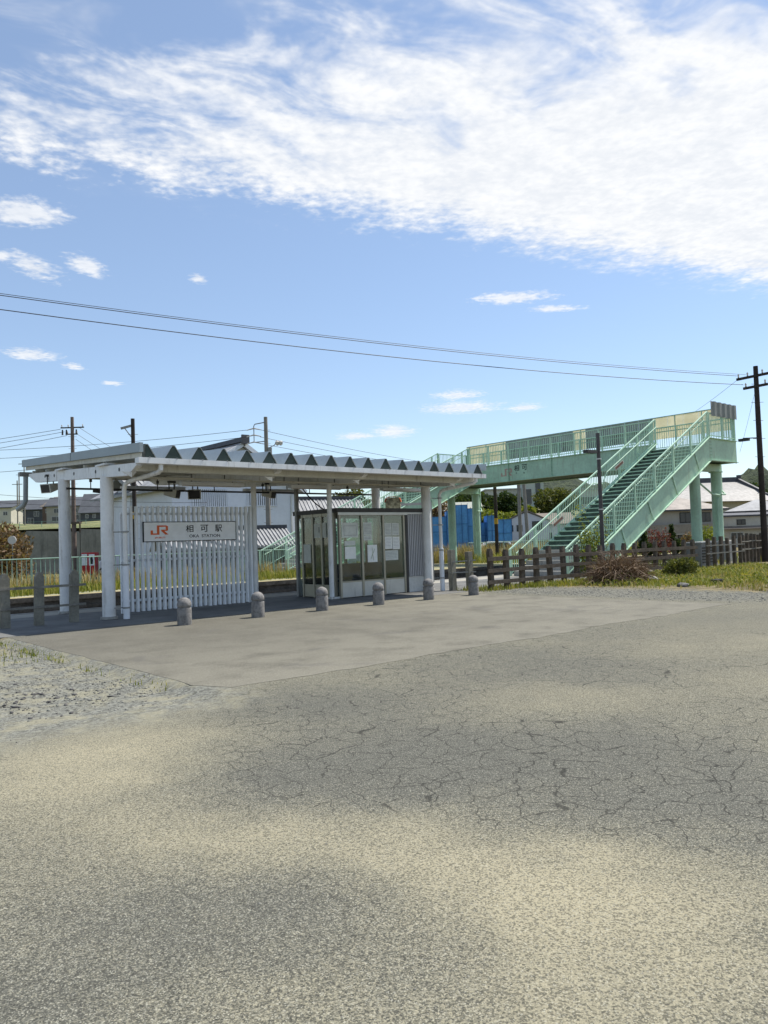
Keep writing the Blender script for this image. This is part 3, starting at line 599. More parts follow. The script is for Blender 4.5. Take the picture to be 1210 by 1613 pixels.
# ------------------------------------------------------------------ glazed waiting room
wr = thing('waiting_room', 'glazed waiting room with bronze frames and ribbed metal wall under the shelter', 'waiting room', (15.2, 18.9, 0))
wx0, wx1, wx2, wy0, wy1, wz = 13.65, 16.38, 17.08, 17.80, 19.95, 2.5
roofo = MB().box(wx0-.04, wx2+.04, wy0-.06, wy1+.06, wz+.02, wz+.15).build('roof', dark_steel, wr)
MB().box(wx0-.02, wx1, wy0-.075, wy0-.062, wz-.06, wz+.02).build('head_trim', alu_plain, wr)
def pane_wall(axis, fixed, cuts, side, panel=True, pm=alu_bronze):
    for i in range(len(cuts)):
        c_ = cuts[i]; g = MB()
        if axis == 'x': g.box(c_-.035, c_+.035, fixed-.04, fixed+.04, .016, wz+.02)
        else: g.box(fixed-.04, fixed+.04, c_-.035, c_+.035, .016, wz+.02)
        g.build('frame_post', pm, wr)
    for a, b in zip(cuts[:-1], cuts[1:]):
        a += .035; b -= .035; g = MB()
        if axis == 'x':
            MB().box(a, b, fixed-.02, fixed+.02, .03, .46).build('kick_panel', alu_plain, wr)
            p_ = MB().box(a, b, fixed-.004, fixed+.004, .50, wz-.07).build('glass_pane', glass, wr)
            MB().box(a, b, fixed-.03, fixed+.03, .46, .50).box(a, b, fixed-.03, fixed+.03, wz-.07, wz+.02).build('pane_rail', pm, p_)
        else:
            MB().box(fixed-.02, fixed+.02, a, b, .03, .36).build('kick_panel', pm, wr)
            p_ = MB().box(fixed-.004, fixed+.004, a, b, .40, wz-.07).build('glass_pane', glass, wr)
            MB().box(fixed-.03, fixed+.03, a, b, .36, .40).box(fixed-.03, fixed+.03, a, b, wz-.07, wz+.02).build('pane_rail', pm, p_)
pane_wall('x', wy0, [13.72, 14.55, 15.4, 16.25], -1)
pane_wall('y', wx0+.0, [17.95, 18.55, 19.0, 19.55], -1)
pane_wall('x', wy1, [13.72, 14.7, 15.6, 16.5, 17.04], 1)
MB().box(wx0-.05, wx0+.05, 19.80, 19.9, .016, zv(19.9)-.05).build('tall_post', grey_steel, wr)
MB().box(16.29, wx1-.002, wy0-.05, wy0+.05, .016, wz+.1).build('corner_post', dark_steel, wr)
# ribbed wall
MB().box(wx1, wx2, wy0-.03, wy0+.06, .016, .47).build('block_base', conc_block, wr)
MB().box(wx1, wx2, wy0-.04, wy0-.031, .46, .50).build('base_flashing', alu_plain, wr)
rw = MB().box(wx1, wx2, wy0-.008, wy0+.05, .47, wz+.02).build('ribbed_wall', ribbed, wr)
rib = MB().prism([(-.024, 0), (.024, 0), (.017, -.045), (-.017, -.045)], 'z', .505, wz-.03).mesh('rib', ribbed)
for i in range(9): piece('rib', rib, rw, (wx1+.05+i*.0745, wy0-.008, 0))
MB().box(wx1-.001, wx2+.01, wy0-.062, wy0-.056, wz-.03, wz+.02).build('top_flashing', alu_plain, rw)
MB().box(wx2-.04, wx2, wy0+.06, wy1-.05, .016, wz+.02).build('end_wall', ribbed, wr)
# inside
bench = thing('waiting_bench', 'dark blue bench inside the glazed waiting room', 'bench', (15.6, 19.5, 0))
MB().box(14.5, 17.0, 19.35, 19.75, .40, .47).build('seat', mat('bench_blue', (.02, .03, .07), .5), bench); MB().box(14.5, 17.0, 19.72, 19.78, .5, .95).build('backrest', MATS['bench_blue'], bench)
for x in (14.6, 15.8, 16.9): MB().box(x-.03, x+.03, 19.4, 19.77, .016, .5).build('leg', dark_steel, bench)
MB().box(13.75, wx2-.05, wy0+.06, wy1-.05, .0165, .03).build('floor_slab', conc, wr)
notices = [(13.80,1.78,14.42,2.22,'large sheet with a printed frame on the pane beside the thin column',1,'f'),(13.89,1.54,14.3,1.68,'narrow strip notice below the large framed sheet',1,''),(13.90,1.15,14.31,1.51,'square white notice below the narrow strip notice',0,''),
 (14.62,1.84,14.95,2.22,'white sheet high on the middle pane',1,'t'),(14.62,1.68,14.95,1.83,'half sheet close under the high sheet on the middle pane',1,'t'),(14.76,1.02,15.14,1.54,'tall white poster with a green drawing low on the middle pane',0,'d'),
 (15.47,1.81,15.75,2.19,'upper sheet of four next to the mullion of the middle pane',1,'t'),(15.77,1.81,16.06,2.19,'upper sheet of four next to the ribbed wall',1,'t'),(15.47,1.40,15.76,1.78,'lower sheet of four next to the mullion of the middle pane',0,'t'),(15.78,1.38,16.07,1.77,'lower sheet of four next to the ribbed wall',0,'t'),(15.45,1.05,15.99,1.35,'grey-green timetable sheet below the four white sheets',2,'g')]
for (a, z0, b, z1, lb, tone, kd) in notices:
    yy = wy0-.0055
    nt_ = tag(MB().box(a, b, yy-.003, yy, z0, z1).build('notice', paper if tone == 0 else paper_grey), lb, 'notice', 'papers stuck on the waiting room glass')
    g = MB(); 
    if kd == 'f': g.box(a+.08, b-.06, yy-.005, yy-.0035, z0+.06, z0+.07).box(a+.08, b-.06, yy-.005, yy-.0035, z1-.10, z1-.09).box(a+.08, a+.09, yy-.005, yy-.0035, z0+.07, z1-.10).box(b-.07, b-.06, yy-.005, yy-.0035, z0+.07, z1-.10)
    elif kd in 'tg' and kd:
        for i in range(int((z1-z0)/.045)-1): g.box(a+.03, b-.03-.1*rng.random()*(b-a), yy-.005, yy-.0035, z1-.05-i*.045-.008, z1-.05-i*.045)
    if g.v: o = g.build('printing', ink, None); o.parent = nt_; 
    if kd == 'd': o = MB().bar((a+.12, yy-.005, z0+.1), (b-.1, yy-.005, z1-.12), .02, .003).bar((a+.22, yy-.005, z0+.05), (a+.18, yy-.005, z1-.08), .014, .003).build('drawing', flat('green_ink', (.22, .3, .12))); o.parent = nt_
np1 = thing('platform_number_sign', 'pale sign with the number 1 on the side glass of the waiting room', 'sign', (13.6, 18.6, 1.8))
MB().box(13.625, 13.643, 18.32, 18.93, 1.80, 2.24).build('plate', paper_grey, np1)
text('1', .2, black, np1, (13.622, 18.68, 1.96), (0, -1, 0), Z_, 'number', height=.17)
tag(MB().box(13.628, 13.644, 19.14, 19.52, 1.05, 1.62).build('notice', paper_grey), 'grey-green board on the side glass of the waiting room', 'notice', 'papers stuck on the waiting room glass')
# hooded mirror on the platform
mi = thing('platform_mirror', 'weathered platform mirror under an orange hood on a grey arm', 'mirror', (18.9, 21.2, 2.9))
ax = Vector((-.75, -.66, 0)).normalized()
c0 = Vector((18.9, 21.2, 3.05))
sdv = ax.cross(UP); arch = [(-.27, -.42), (.27, -.42), (.28, .08), (.24, .15), (.12, .19), (-.12, .19), (-.24, .15), (-.28, .08)]
def slab(q0, q1, f, nm_, m_):
    N = len(arch); MB().add([c0+ax*q+sdv*u*f+UP*v*f for q in (q0, q1) for u, v in arch], [tuple(range(N)), tuple(range(2*N-1, N-1, -1))]+[(i, i+N, (i+1) % N+N, (i+1) % N) for i in range(N)]).build(nm_, m_, mi)
slab(0, .12, 1.0, 'case', mat('mirror_back', (.30, .27, .19), .7, .5, 7, dirt=.5, dirtc=(.06, .07, .04), streak=False)); slab(.121, .13, .93, 'mirror_face', mat('mirror_tarnished', (.30, .29, .20), .45, .7, 6, metal=.4, dirt=.5, dirtc=(.05, .06, .03), streak=False, ds=9))
top = [(.29, .02), (.28, .10), (.24, .17), (.12, .215), (-.12, .215), (-.24, .17), (-.28, .10), (-.29, .02)]; hd = MB(); vs = []
for (u, v) in top:
    for q in (-.04, .20):
        for g_ in (1.0, 1.06): vs.append(c0+ax*q+sdv*u*g_+UP*v*g_)
fs = []
for j in range(7):
    b0 = j*4; b1 = b0+4; fs += [(b0, b0+2, b1+2, b1), (b0+1, b1+1, b1+3, b0+3), (b0, b1, b1+1, b0+1), (b0+2, b0+3, b1+3, b1+2)]
fs += [(0, 1, 3, 2), (28, 30, 31, 29)]
hd.add(vs, fs).build('hood', orange_plastic, mi)
MB().bar((18.9, 21.25, 2.98), (20.9, 21.25, 3.05), .07, .09).bar((20.85, 21.25, .016), (20.85, 21.25, 3.1), .09, .09, (1, 0, 0)).build('arm_and_post', grey_steel, mi)

# ------------------------------------------------------------------ bollards
blab = ['dome-topped stone bollard in front of the station name sign', 'dome-topped stone bollard in front of the thin column at the end of the slats', 'dome-topped stone bollard in front of the waiting room side door',
        'dome-topped stone bollard in front of the glazed waiting room front', 'dome-topped stone bollard in front of the ribbed metal wall', 'dome-topped stone bollard in front of the pale concrete fence posts']
shaft = MB().lathe([(.148, 0), (.150, .01), (.150, .345), (.145, .36), (.128, .362), (.128, .392)], nseg=28).mesh('shaft', stone, True)
dome = MB().lathe([(.145, .390), (.150, .396), (.150, .43)]+[(.150*math.cos(a), .43+.150*math.sin(a)) for a in [R(q) for q in (10, 22, 35, 48, 60, 72, 82, 88)]], nseg=28).mesh('dome_cap', stone, True)
for i in range(6):
    b_ = thing('bollard', blab[i], 'bollard', (7.46+1.8*i, 15.12, .0), 'stone bollards along the forecourt')
    piece('shaft', shaft, b_, b_.location, (0, 0, i*1.1)); piece('dome_cap', dome, b_, b_.location, (0, 0, i*1.7))

# ------------------------------------------------------------------ fences on the near side
def fence(label, posts, rails, pm, rm, pw, pd, h, point=True, name='fence', rail_d=.05, rail_y=-1, metal=False, group=None):
    x0, y0 = posts[0][:2]; x1, y1 = posts[-1][:2]; f_ = thing(name, label, 'fence', ((x0+x1)/2, (y0+y1)/2, 0), group)
    if point: pl = [(-pw/2, -.05), (pw/2, -.05), (pw/2, h-.11), (pw*.18, h), (-pw*.18, h), (-pw/2, h-.11)]
    else: pl = [(-pw/2, -.05), (pw/2, -.05), (pw/2, h), (-pw/2, h)]
    pmesh = MB().prism(pl, 'y', -pd/2, pd/2).mesh('post', pm)
    for (x, y) in posts: piece('post', pmesh, f_, (x, y, .0), (rng.normal(0, .012), rng.normal(0, .018), rng.normal(0, .05)), (1, 1, 1+rng.normal(0, .02)))
    for (z, hh) in rails:
        oy = rail_y*(pd/2+rail_d/2-.006)
        seg = 3 if len(posts) > 6 else 1
        cuts = np.linspace(0, 1, seg+1)
        for a, b in zip(cuts[:-1], cuts[1:]):
            e = .25/max(1, math.hypot(x1-x0, y1-y0))
            aa = a-(e if a == 0 else 0); bb = b+(e if b == 1 else 0)
            MB().bar((x0+(x1-x0)*aa, y0+(y1-y0)*aa+oy, z+rng.normal(0, .012)), (x0+(x1-x0)*bb, y0+(y1-y0)*bb+oy, z+rng.normal(0, .012)), rail_d, hh).build('rail', rm, f_)
    return f_
fence('weathered concrete post fence with two thin rails beside the big end columns', [(4.05, 18.15), (4.74, 18.15), (5.44, 18.15), (6.21, 18.15)], [(.87, .055), (.43, .05)], conc_post, wood_grey, .19, .13, 1.2, rail_d=.04)
fence('two pale concrete posts with thin rails beside the downpipe', [(17.72, 17.15), (18.20, 16.85)], [(.93, .035), (.56, .035)], conc_post, grey_steel, .2, .16, 1.27, False, rail_d=.03, name='post_and_rail_fence')
fence('old dark sleeper-wood fence with three rails running in front of the footbridge stair', [(18.42+.765*i, 16.15+.002*i) for i in range(18)], [(.96, .13), (.60, .12), (.23, .12)], wood_old, wood_old, .165, .13, 1.28, name='sleeper_fence', rail_d=.06)
fence('square dark post fence with two pale rails in front of the column foundation', [(32.3+.63*i, 15.95) for i in range(6)], [(1.0, .05), (.66, .05)], wood_old, wood_grey, .15, .13, 1.36, False, name='square_post_fence', rail_d=.04)
fence('dark pointed post fence curving off beside the tall wooden utility pole', [(35.75+.66*i, 16.1+.12*i) for i in range(7)], [(1.08, .05), (.72, .05)], wood_old, wood_grey, .15, .13, 1.42, name='pointed_post_fence', rail_d=.04)

# ================================================================== FOOTBRIDGE
fb = thing('footbridge', 'mint green steel footbridge over the tracks with a stair at each end', 'footbridge', (38.8, 27.5, 0))
DX0, DX1, DY0, DY1, DT, DB = 37.4, 40.3, 18.15, 37.2, 6.30, 5.15
n_bal = [0]; stuff_bal = MB()
bal_me = MB().box(-.011, .011, -.011, .011, 0, 1).mesh('baluster', green_rail)
def baluster(x, y, z0, z1):
    if n_bal[0] < 290: piece('baluster', bal_me, fb, (x, y, z0), None, (1, 1, z1-z0)); n_bal[0] += 1
    else: stuff_bal.box(x-.011, x+.011, y-.011, y+.011, z0, z1)
def girder(axis, fixed, a, b, out):
    """I-girder: web, flanges and stiffeners; out = side the stiffeners show on"""
    g = MB()
    if axis == 'y': g.box(fixed-.02, fixed+.02, a, b, DB+.03, DT-.03)
    else: g.box(a, b, fixed-.02, fixed+.02, DB+.03, DT-.03)
    w_ = g.build('girder', green_paint, fb); fl = MB()
    for z0, z1 in ((DB, DB+.03), (DT-.03, DT)):
        if axis == 'y': fl.box(fixed-.11, fixed+.11, a, b, z0, z1)
        else: fl.box(a, b, fixed-.11, fixed+.11, z0, z1)
    fl.build('flange', green_paint, w_)
    st = MB().box(-.008, .008, 0, .085, DB+.03, DT-.03).mesh('stiffener', green_paint)
    L = b-a; N = max(1, int(L/2.7))
    for i in range(N+1):
        t_ = a+.02+(L-.04)*i/N
        if axis == 'y': piece('stiffener', st, w_, (fixed+out*.02, t_, 0), (0, 0, math.pi/2 if out < 0 else -math.pi/2))
        elif 0 < i < N: pass
    return w_
girder('y', DX0, 21.15, 34.25, -1); girder('y', DX1, DY0+.12, DY1-.12, 1)
gy = girder('x', DY0, DX0+.0, DX1+.11, -1); girder('x', DY1, DX0, DX1+.11, 1)
rv = MB().cyl((0, 0, 0), (0, -.02, 0), .028, nseg=8).mesh('bolt', green_paint)
for i in range(6):
    for q in (0, .12): piece('bolt', rv, gy, (DX0+.12+q, DY0-.02, DB+.14+i*.165))
MB().box(DX0+.02, DX1-.02, DY0+.02, DY1-.02, 5.86, 5.95).build('deck', tread_dark, fb)
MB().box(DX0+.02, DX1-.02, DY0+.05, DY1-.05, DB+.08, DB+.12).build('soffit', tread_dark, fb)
# columns
def bcol(x, y, ped=0, pipe=0):
    c_ = MB().cyl((x, y, -.1), (x, y, DB-.4), .265, nseg=24).build('column', green_paint, fb, True)
    MB().cyl((x, y, DB-.42), (x, y, DB-.38), .36, nseg=20).build('cap_plate', green_paint, c_)
    if ped: bevel(MB().box(x-.62, x+.62, y-.62, y+.62, -.1, 1.12).build('pedestal', conc, c_), .05)
    if pipe:
        MB().tube([(x-.36, y-.2, 1.0), (x-.36, y-.2, 3.3), (x-.2, y-.36, 3.55), (x+.2, y-.36, 3.55), (x+.37, y-.1, 3.8), (x+.37, y-.1, DB)], .05, 10).build('drain_pipe', green_paint, c_, True)
bcol(37.95, 19.25); bcol(40.2, 19.2, 1, 1); bcol(37.95, 36.6); bcol(40.2, 36.4, 0, 1)
MB().tube([(38.2, 19.1, 4.1), (39.2, 18.95, 3.55), (39.85, 18.9, 3.5)], .05, 10).build('drain_pipe', green_paint, fb, True)
for y in (19.22, 36.5): MB().box(37.55, 40.5, y-.22, y+.22, DB-.38, DB-.001).build('cross_head', green_paint, fb)
# stairs
def stair(y0, y1, xf, xt, zg, ztop, slope_r, rail0, nstep, tagc):
    """xf foot, xt top; stringer top line runs up to (xt, DT)"""
    sl_ = (7.6-rail0)/(xt-xf); line = lambda x: DT - sl_*(xt-x); rail = lambda x: 7.6 - sl_*(xt-x)
    for yy, out in ((y0, -1), (y1, 1)):
        xs_ = xf+1.7; zt = line(xs_)
        xlow = xt - (DT-DT+1.15)/sl_                      # where the lower edge...
        xg = xt - (DT-1.15-zg+.05)/sl_                    # lower edge meets the ground
        pl = [(xs_, zg-.05), (xg, zg-.05), (xt, DB), (xt, DT), (xs_, zt)]
        web = MB().prism(pl, 'y', yy-.02, yy+.02).build('stringer', green_paint, fb)
        MB().bar((xs_, yy, zt+.012), (xt, yy, DT+.012), .22, .03).bar((xg-.1, yy, zg-.05+.01), (xt+.02, yy, DB-.012), .22, .03).build('flange', green_rail, web)
        for x in np.arange(xs_+2.2, xt-.5, 2.25):
            zt_ = line(x); dxp = sl_*1.15/(1+sl_*sl_)
            zlow = max(zg, zt_-1.15)
            if zt_-1.15 > zg: MB().bar((x-.0, yy+out*.065, zt_-.02), (x+.42, yy+out*.065, line(x+.42)-1.12), .085, .016, (0, out, 0)).build('stiffener', green_paint, web)
        # railing
        rl = MB().bar((xf-.03, yy, rail(xf-.03)), (xt, yy, 7.6), .075, .06).build('top_rail', green_rail, fb)
        MB().bar((xs_, yy, line(xs_)+.12), (xt, yy, DT+.12), .05, .04).bar((xf, yy, rail(xf)-1.02), (xs_, yy, rail(xs_)-1.02), .05, .04).build('bottom_rail', green_rail, fb)
        hy = yy - out*.13
        MB().tube([(xf+.25, hy, rail(xf+.25)-.30), (xf+6.1, hy, rail(xf+6.1)-.30), (xf+6.9, hy, rail(xf+6.1)-.30), (xf+7.3, hy, rail(xf+7.3)-.36), (xt-.1, hy, rail(xt-.1)-.36)], .025, 8).build('hand_rail', green_rail, fb)
        for x in [xf]+list(np.arange(xf+1.75, xt-.4, 1.72))+[xt]:
            zb_ = zg if x < xs_ else line(x)
            MB().box(x-.04, x+.04, yy-.04, yy+.04, zb_-.02, rail(x)).build('rail_post', green_rail, fb)
        x = xf+.13
        while x < xt-.06:
            baluster(x, yy, max(zg+.02, rail(x)-1.02) if x < xs_ else line(x)+.1, rail(x)-.03); x += .135
    run = (xt-.55-xf-.15)/(nstep-1); ri = (5.95-zg)/nstep
    trd = MB().box(0, run+.03, y0+.03, y1-.03, -.035, 0).mesh('tread', tread_dark); ris = MB().box(.02, .035, y0+.031, y1-.031, -ri, -.036).mesh('riser', tread_dark)
    nose = MB().box(-.012, 0, y0+.035, y1-.035, -.045, .003).mesh('nosing', green_rail)
    for i in range(1, nstep+1):
        x = xf+.15+run*(i-1); z = zg+ri*i
        if i <= 5:
            s_ = MB().box(x, x+run*(6-i)+.01*i, y0+.05+.0*i, y1-.05, z-ri, z-.0).build('concrete_step', conc, fb)
        else:
            t_ = piece('tread', trd, fb, (x, 0, z)); piece('riser', ris, t_, (x, 0, z)); piece('nosing', nose, t_, (x, 0, z))
    pl = MB().box(xf+3.3, xf+3.95, y1-.16, y1-.135, 0, .001)
    return rail, line
rail_n, line_n = stair(18.15, 21.0, 25.2, 37.4, .016, 6.3, .533, 1.12, 29, 'near')
rail_f, line_f = stair(34.4, 37.2, 23.0, 37.4, 0, 6.3, .437, 1.34, 29, 'far')
for (a, b, y) in ((28.05, 28.85, 20.86), (33.2, 34.0, 20.86)):
    mb = MB().bar((a, y, rail_n(a)-.56), (b, y, rail_n(b)-.56), .012, .20); mb.build('notice_plate', cream_paint, fb)
    MB().bar((a+.06, y-.008, rail_n(a+.06)-.56), (b-.06, y-.008, rail_n(b-.06)-.56), .006, .11).build('plate_print', mat('plate_brown', (.25, .13, .09), .7), fb)
# deck railings
def deck_rail(axis, fixed, a, b, ztop=7.55, step=.135, post=1.55):
    def P(t_, z): return (fixed, t_, z) if axis == 'y' else (t_, fixed, z)
    MB().bar(P(a, ztop), P(b, ztop), .075, .06).build('top_rail', green_rail, fb); MB().bar(P(a, DT+.12), P(b, DT+.12), .05, .04).build('bottom_rail', green_rail, fb)
    N = max(1, round((b-a)/post))
    for i in range(N+1):
        p = P(a+(b-a)*i/N, 0); MB().box(p[0]-.04, p[0]+.04, p[1]-.04, p[1]+.04, DT-.01, ztop).build('rail_post', green_rail, fb)
    t_ = a+step/2
    while t_ < b:
        p = P(t_, 0); baluster(p[0], p[1], DT+.1, ztop-.03); t_ += step
deck_rail('x', DY0, DX0+.12, DX1+.02); deck_rail('y', DX0, 21.15, 34.3); deck_rail('y', DX1, DY0+.08, DY1-.05); deck_rail('x', DY1, DX0+.1, DX1)
if stuff_bal.v: stuff_bal.build('balusters', green_rail, fb, kind='stuff')
# weather sheets on the far side of the deck: translucent cream ones and grey ones
def corr(width, z0, z1, n_=4, dep=.05):
    pts = []
    for i in range(n_): u = width/n_*i; pts += [(u, 0), (u+width/n_*.35, 0), (u+width/n_*.5, dep), (u+width/n_*.85, dep)]
    pts.append((width, 0)); pl = pts + [(u, v+.006) for u, v in reversed(pts)]; return pl
wd = .905; y = DY0+.1; i = 0
cream_ids = {0, 1, 2, 3, 4, 10, 17, 18, 19, 20, 21}
while y < DY1-.2:
    cm = i in cream_ids
    MB().box(DX1+.055, DX1+.065+.004*(i % 2), y, y+wd-.012, 6.92, 8.15).build('weather_sheet', sheet_cream if cm else sheet_grey, fb, label='cream translucent sheet' if cm else 'weathered grey sheet')
    y += wd; i += 1
MB().box(DX1+.035, DX1+.085, DY0+.08, DY1, 8.151, 8.19).box(DX1+.03, DX1+.053, DY0+.08, DY1, 7.30, 7.35).build('sheet_rail', green_paint, fb)
for i in range(13): MB().box(DX1+.02, DX1+.052, 18.3+1.55*i, 18.35+1.55*i, 6.9, 8.15).build('sheet_post', green_paint, fb)
e = MB().prism([(a+DX0+.3, DY0-.06-b) for a, b in corr(2.75, 0, 1, 5, .07)], 'z', 7.42, 8.16).build('end_sheet', sheet_grey, fb)
MB().box(DX1+.0, DX1+.12, DY0-.02, DY0+.02, DB-.02, DB+.05).build('outrigger', grey_steel, fb)
# name painted on the girder
fx = DX0-.026; YD = (0, -1, 0)
for ch, ya, yb in (('相', 30.54, 30.16), ('可', 29.93, 29.54)): text(ch, .3, black, fb, (fx, ya, 5.75), YD, Z_, 'bridge_lettering', width=ya-yb, height=.36)
text('Ō', .1, black, fb, (fx, 30.42, 5.56), YD, Z_, 'bridge_lettering', height=.12); text('ka', .1, black, fb, (fx, 29.84, 5.55), YD, Z_, 'bridge_lettering', height=.10)
jr_logo(fb, jr_faded, (DX0-.0205, 31.62, 5.50), YD, Z_, .90, .46, (-1, 0, 0))

# ================================================================== BUILDINGS AND STREET BEHIND THE TRACKS
class Local:
    """a building's own axes: u along its front, v into its depth"""
    def __init__(s, x, y, yaw): s.o = (x, y); s.c = math.cos(yaw); s.s = math.sin(yaw)
    def p(s, u, v, z): return (s.o[0]+u*s.c-v*s.s, s.o[1]+u*s.s+v*s.c, z)
    def box(s, mb, u0, u1, v0, v1, z0, z1):
        return mb.add([s.p(u, v, z) for z in (z0, z1) for (u, v) in ((u0, v0), (u1, v0), (u1, v1), (u0, v1))], [(0,3,2,1),(4,5,6,7),(0,1,5,4),(1,2,6,5),(2,3,7,6),(3,0,4,7)])
    def poly(s, mb, pts, a, b, axis='v'):              # outline in (u or v, z) extruded along the other axis
        N = len(pts); f = (lambda q, z, t_: s.p(q, t_, z)) if axis == 'v' else (lambda q, z, t_: s.p(t_, q, z))
        return mb.add([f(q, z, a) for q, z in pts]+[f(q, z, b) for q, z in pts], [tuple(range(N)), tuple(range(2*N-1, N-1, -1))]+[(i, i+N, (i+1) % N+N, (i+1) % N) for i in range(N)])
VIEW = AZ - math.pi/2        # yaw of a front that squarely faces the forecourt
def window(L, root, u, z, w_, h_, v=0.0, fm=None, rows=1, split=True):
    fm = fm or alu_plain
    o = L.box(MB(), u-w_/2, u+w_/2, v-.05, v+.02, z, z+h_).build('window', fm, root)
    hw = w_/2-.06
    if split:
        L.box(MB(), u-hw, u-.03, v-.062, v-.052, z+.06, z+h_-.06).build('pane', house_win, o); L.box(MB(), u+.03, u+hw, v-.062, v-.052, z+.06, z+h_-.06).build('pane', house_win, o)
    else: L.box(MB(), u-hw, u+hw, v-.062, v-.052, z+.06, z+h_-.06).build('pane', house_win, o)
    return o
def house(label, x, y, yaw, w_, dep, z0, eave, ridge_, wallm, roofm, wins=(), gable='side', over=.45, cat='house', name='house', group=None, low=None):
    L = Local(x, y, yaw); h_ = thing(name, label, cat, (x, y, z0), group)
    if gable == 'side':           # ridge runs along the front
        L.poly(MB(), [(0, z0-1.5), (dep, z0-1.5), (dep, eave), (dep/2, ridge_-.12), (0, eave)], -w_/2, w_/2, 'u').build('wall', wallm, h_)
        t_ = (ridge_-eave)/(dep/2)
        L.poly(MB(), [(-over, eave-over*t_), (dep/2, ridge_), (dep+over, eave-over*t_), (dep+over, eave-over*t_+.16), (dep/2, ridge_+.18), (-over, eave-over*t_+.16)], -w_/2-over, w_/2+over, 'u').build('roof', roofm, h_)
    elif gable == 'front':
        L.poly(MB(), [(-w_/2, z0-1.5), (w_/2, z0-1.5), (w_/2, eave), (0, ridge_-.12), (-w_/2, eave)], 0, dep, 'v').build('wall', wallm, h_)
        t_ = (ridge_-eave)/(w_/2)
        L.poly(MB(), [(-w_/2-over, eave-over*t_), (0, ridge_), (w_/2+over, eave-over*t_), (w_/2+over, eave-over*t_+.16), (0, ridge_+.18), (-w_/2-over, eave-over*t_+.16)], -over, dep+over, 'v').build('roof', roofm, h_)
    else:                          # hipped
        L.box(MB(), -w_/2, w_/2, 0, dep, z0-1.5, eave).build('wall', wallm, h_)
        a = min(w_, dep)/2; m_ = MB(); o_ = over
        b = [L.p(-w_/2-o_, -o_, eave), L.p(w_/2+o_, -o_, eave), L.p(w_/2+o_, dep+o_, eave), L.p(-w_/2-o_, dep+o_, eave)]
        tp = [L.p(-w_/2+a, dep/2, ridge_), L.p(w_/2-a, dep/2, ridge_)] if w_ > dep else [L.p(0, a, ridge_), L.p(0, dep-a, ridge_)]
        fs = [(0, 1, 5, 4), (1, 2, 5), (2, 3, 4, 5), (3, 0, 4), (3, 2, 1, 0)] if w_ > dep else [(0, 1, 4), (1, 2, 5, 4), (2, 3, 5), (3, 0, 4, 5), (3, 2, 1, 0)]
        m_.add(b+tp, fs).build('roof', roofm, h_); L.box(MB(), -w_/2-o_, w_/2+o_, -o_, dep+o_, eave-.15, eave-.002).build('eave_board', tile_dark, h_)
    for wi in wins: window(L, h_, *wi)
    if low:
        (u0, u1, dp, zt, rm) = low; lw = L.box(MB(), u0, u1, -dp, -.001, z0-1.5, zt-.35).build('annex_wall', wallm, h_); L.poly(MB(), [(-dp-.3, zt-.35), (0, zt+.2), (0, zt+.32), (-dp-.3, zt-.22)], u0-.2, u1+.2, 'u').build('annex_roof', rm, h_)
    return L, h_
# --- new houses up on the bank
x, y = fr(-97, 204); house('charcoal two-storey house at the end of the bank beside the small pale annex', x, y, VIEW+.05, 15, 9, 9.4, 13.6, 16.2, siding_dark, slate, [(-4, 11.8, 1.5, 1.2), (1, 11.8, 1.2, 1.2), (4.5, 11.6, 1.4, 1.3), (3, 9.6, 1.6, 1.6)], group='new houses on the bank')
x, y = fr(-75.2, 152); house('small pale cream house with a flat dark roof at the end of the bank', x, y, VIEW, 2.6, 5, 8.0, 11.0, 11.6, plaster_y, slate, [(.2, 9.4, .9, .8)], group='new houses on the bank')
x, y = fr(-81.5, 188); house('brown brick-clad house with a tan gabled roof on the bank', x, y, VIEW-.45, 6.2, 8, 9.2, 13.3, 15.6, siding_brown, slate_b, [(-1.6, 11.6, .8, 1.0), (1.2, 11.6, .8, 1.0), (1.6, 9.6, 1.5, 1.5)], 'side', group='new houses on the bank', low=(.2, 3.0, 1.6, 12.4, slate_b))
x, y = fr(-76.5, 184); house('beige two-storey house with a grey roof between the brown and the charcoal houses', x, y, VIEW+.08, 8.6, 8, 9.0, 13.0, 15.1, plaster_b, slate, [(-2, 11.2, 1.2, 1.1), (2.6, 11.2, .7, 1.1), (2.6, 9.4, 1.4, 1.4), (-2, 9.2, 2.2, 1.2)], group='new houses on the bank')
x, y = fr(-69.7, 183); house('narrow cream house with a pale gable beside the wooden utility pole', x, y, VIEW-.15, 3.6, 8, 9.0, 13.2, 14.6, plaster_y, slate, [(.6, 11.3, .8, 1.0)], 'front', group='new houses on the bank')
x, y = fr(-64.2, 176); house('low slate-grey house with one huge dark roof slope on the bank', x, y, VIEW+.1, 10.5, 9, 8.6, 10.9, 15.1, siding_dark, slate, [(-3.8, 9.4, .7, .9), (-2.2, 9.4, .7, .9), (0, 9.2, 1.1, 1.4), (2.4, 9.3, .9, .9), (4.4, 9.3, .9, .9)], group='new houses on the bank')
ac = MB().box(-.45, .45, -.25, .25, 0, .8).mesh('outdoor_unit', white_clean)
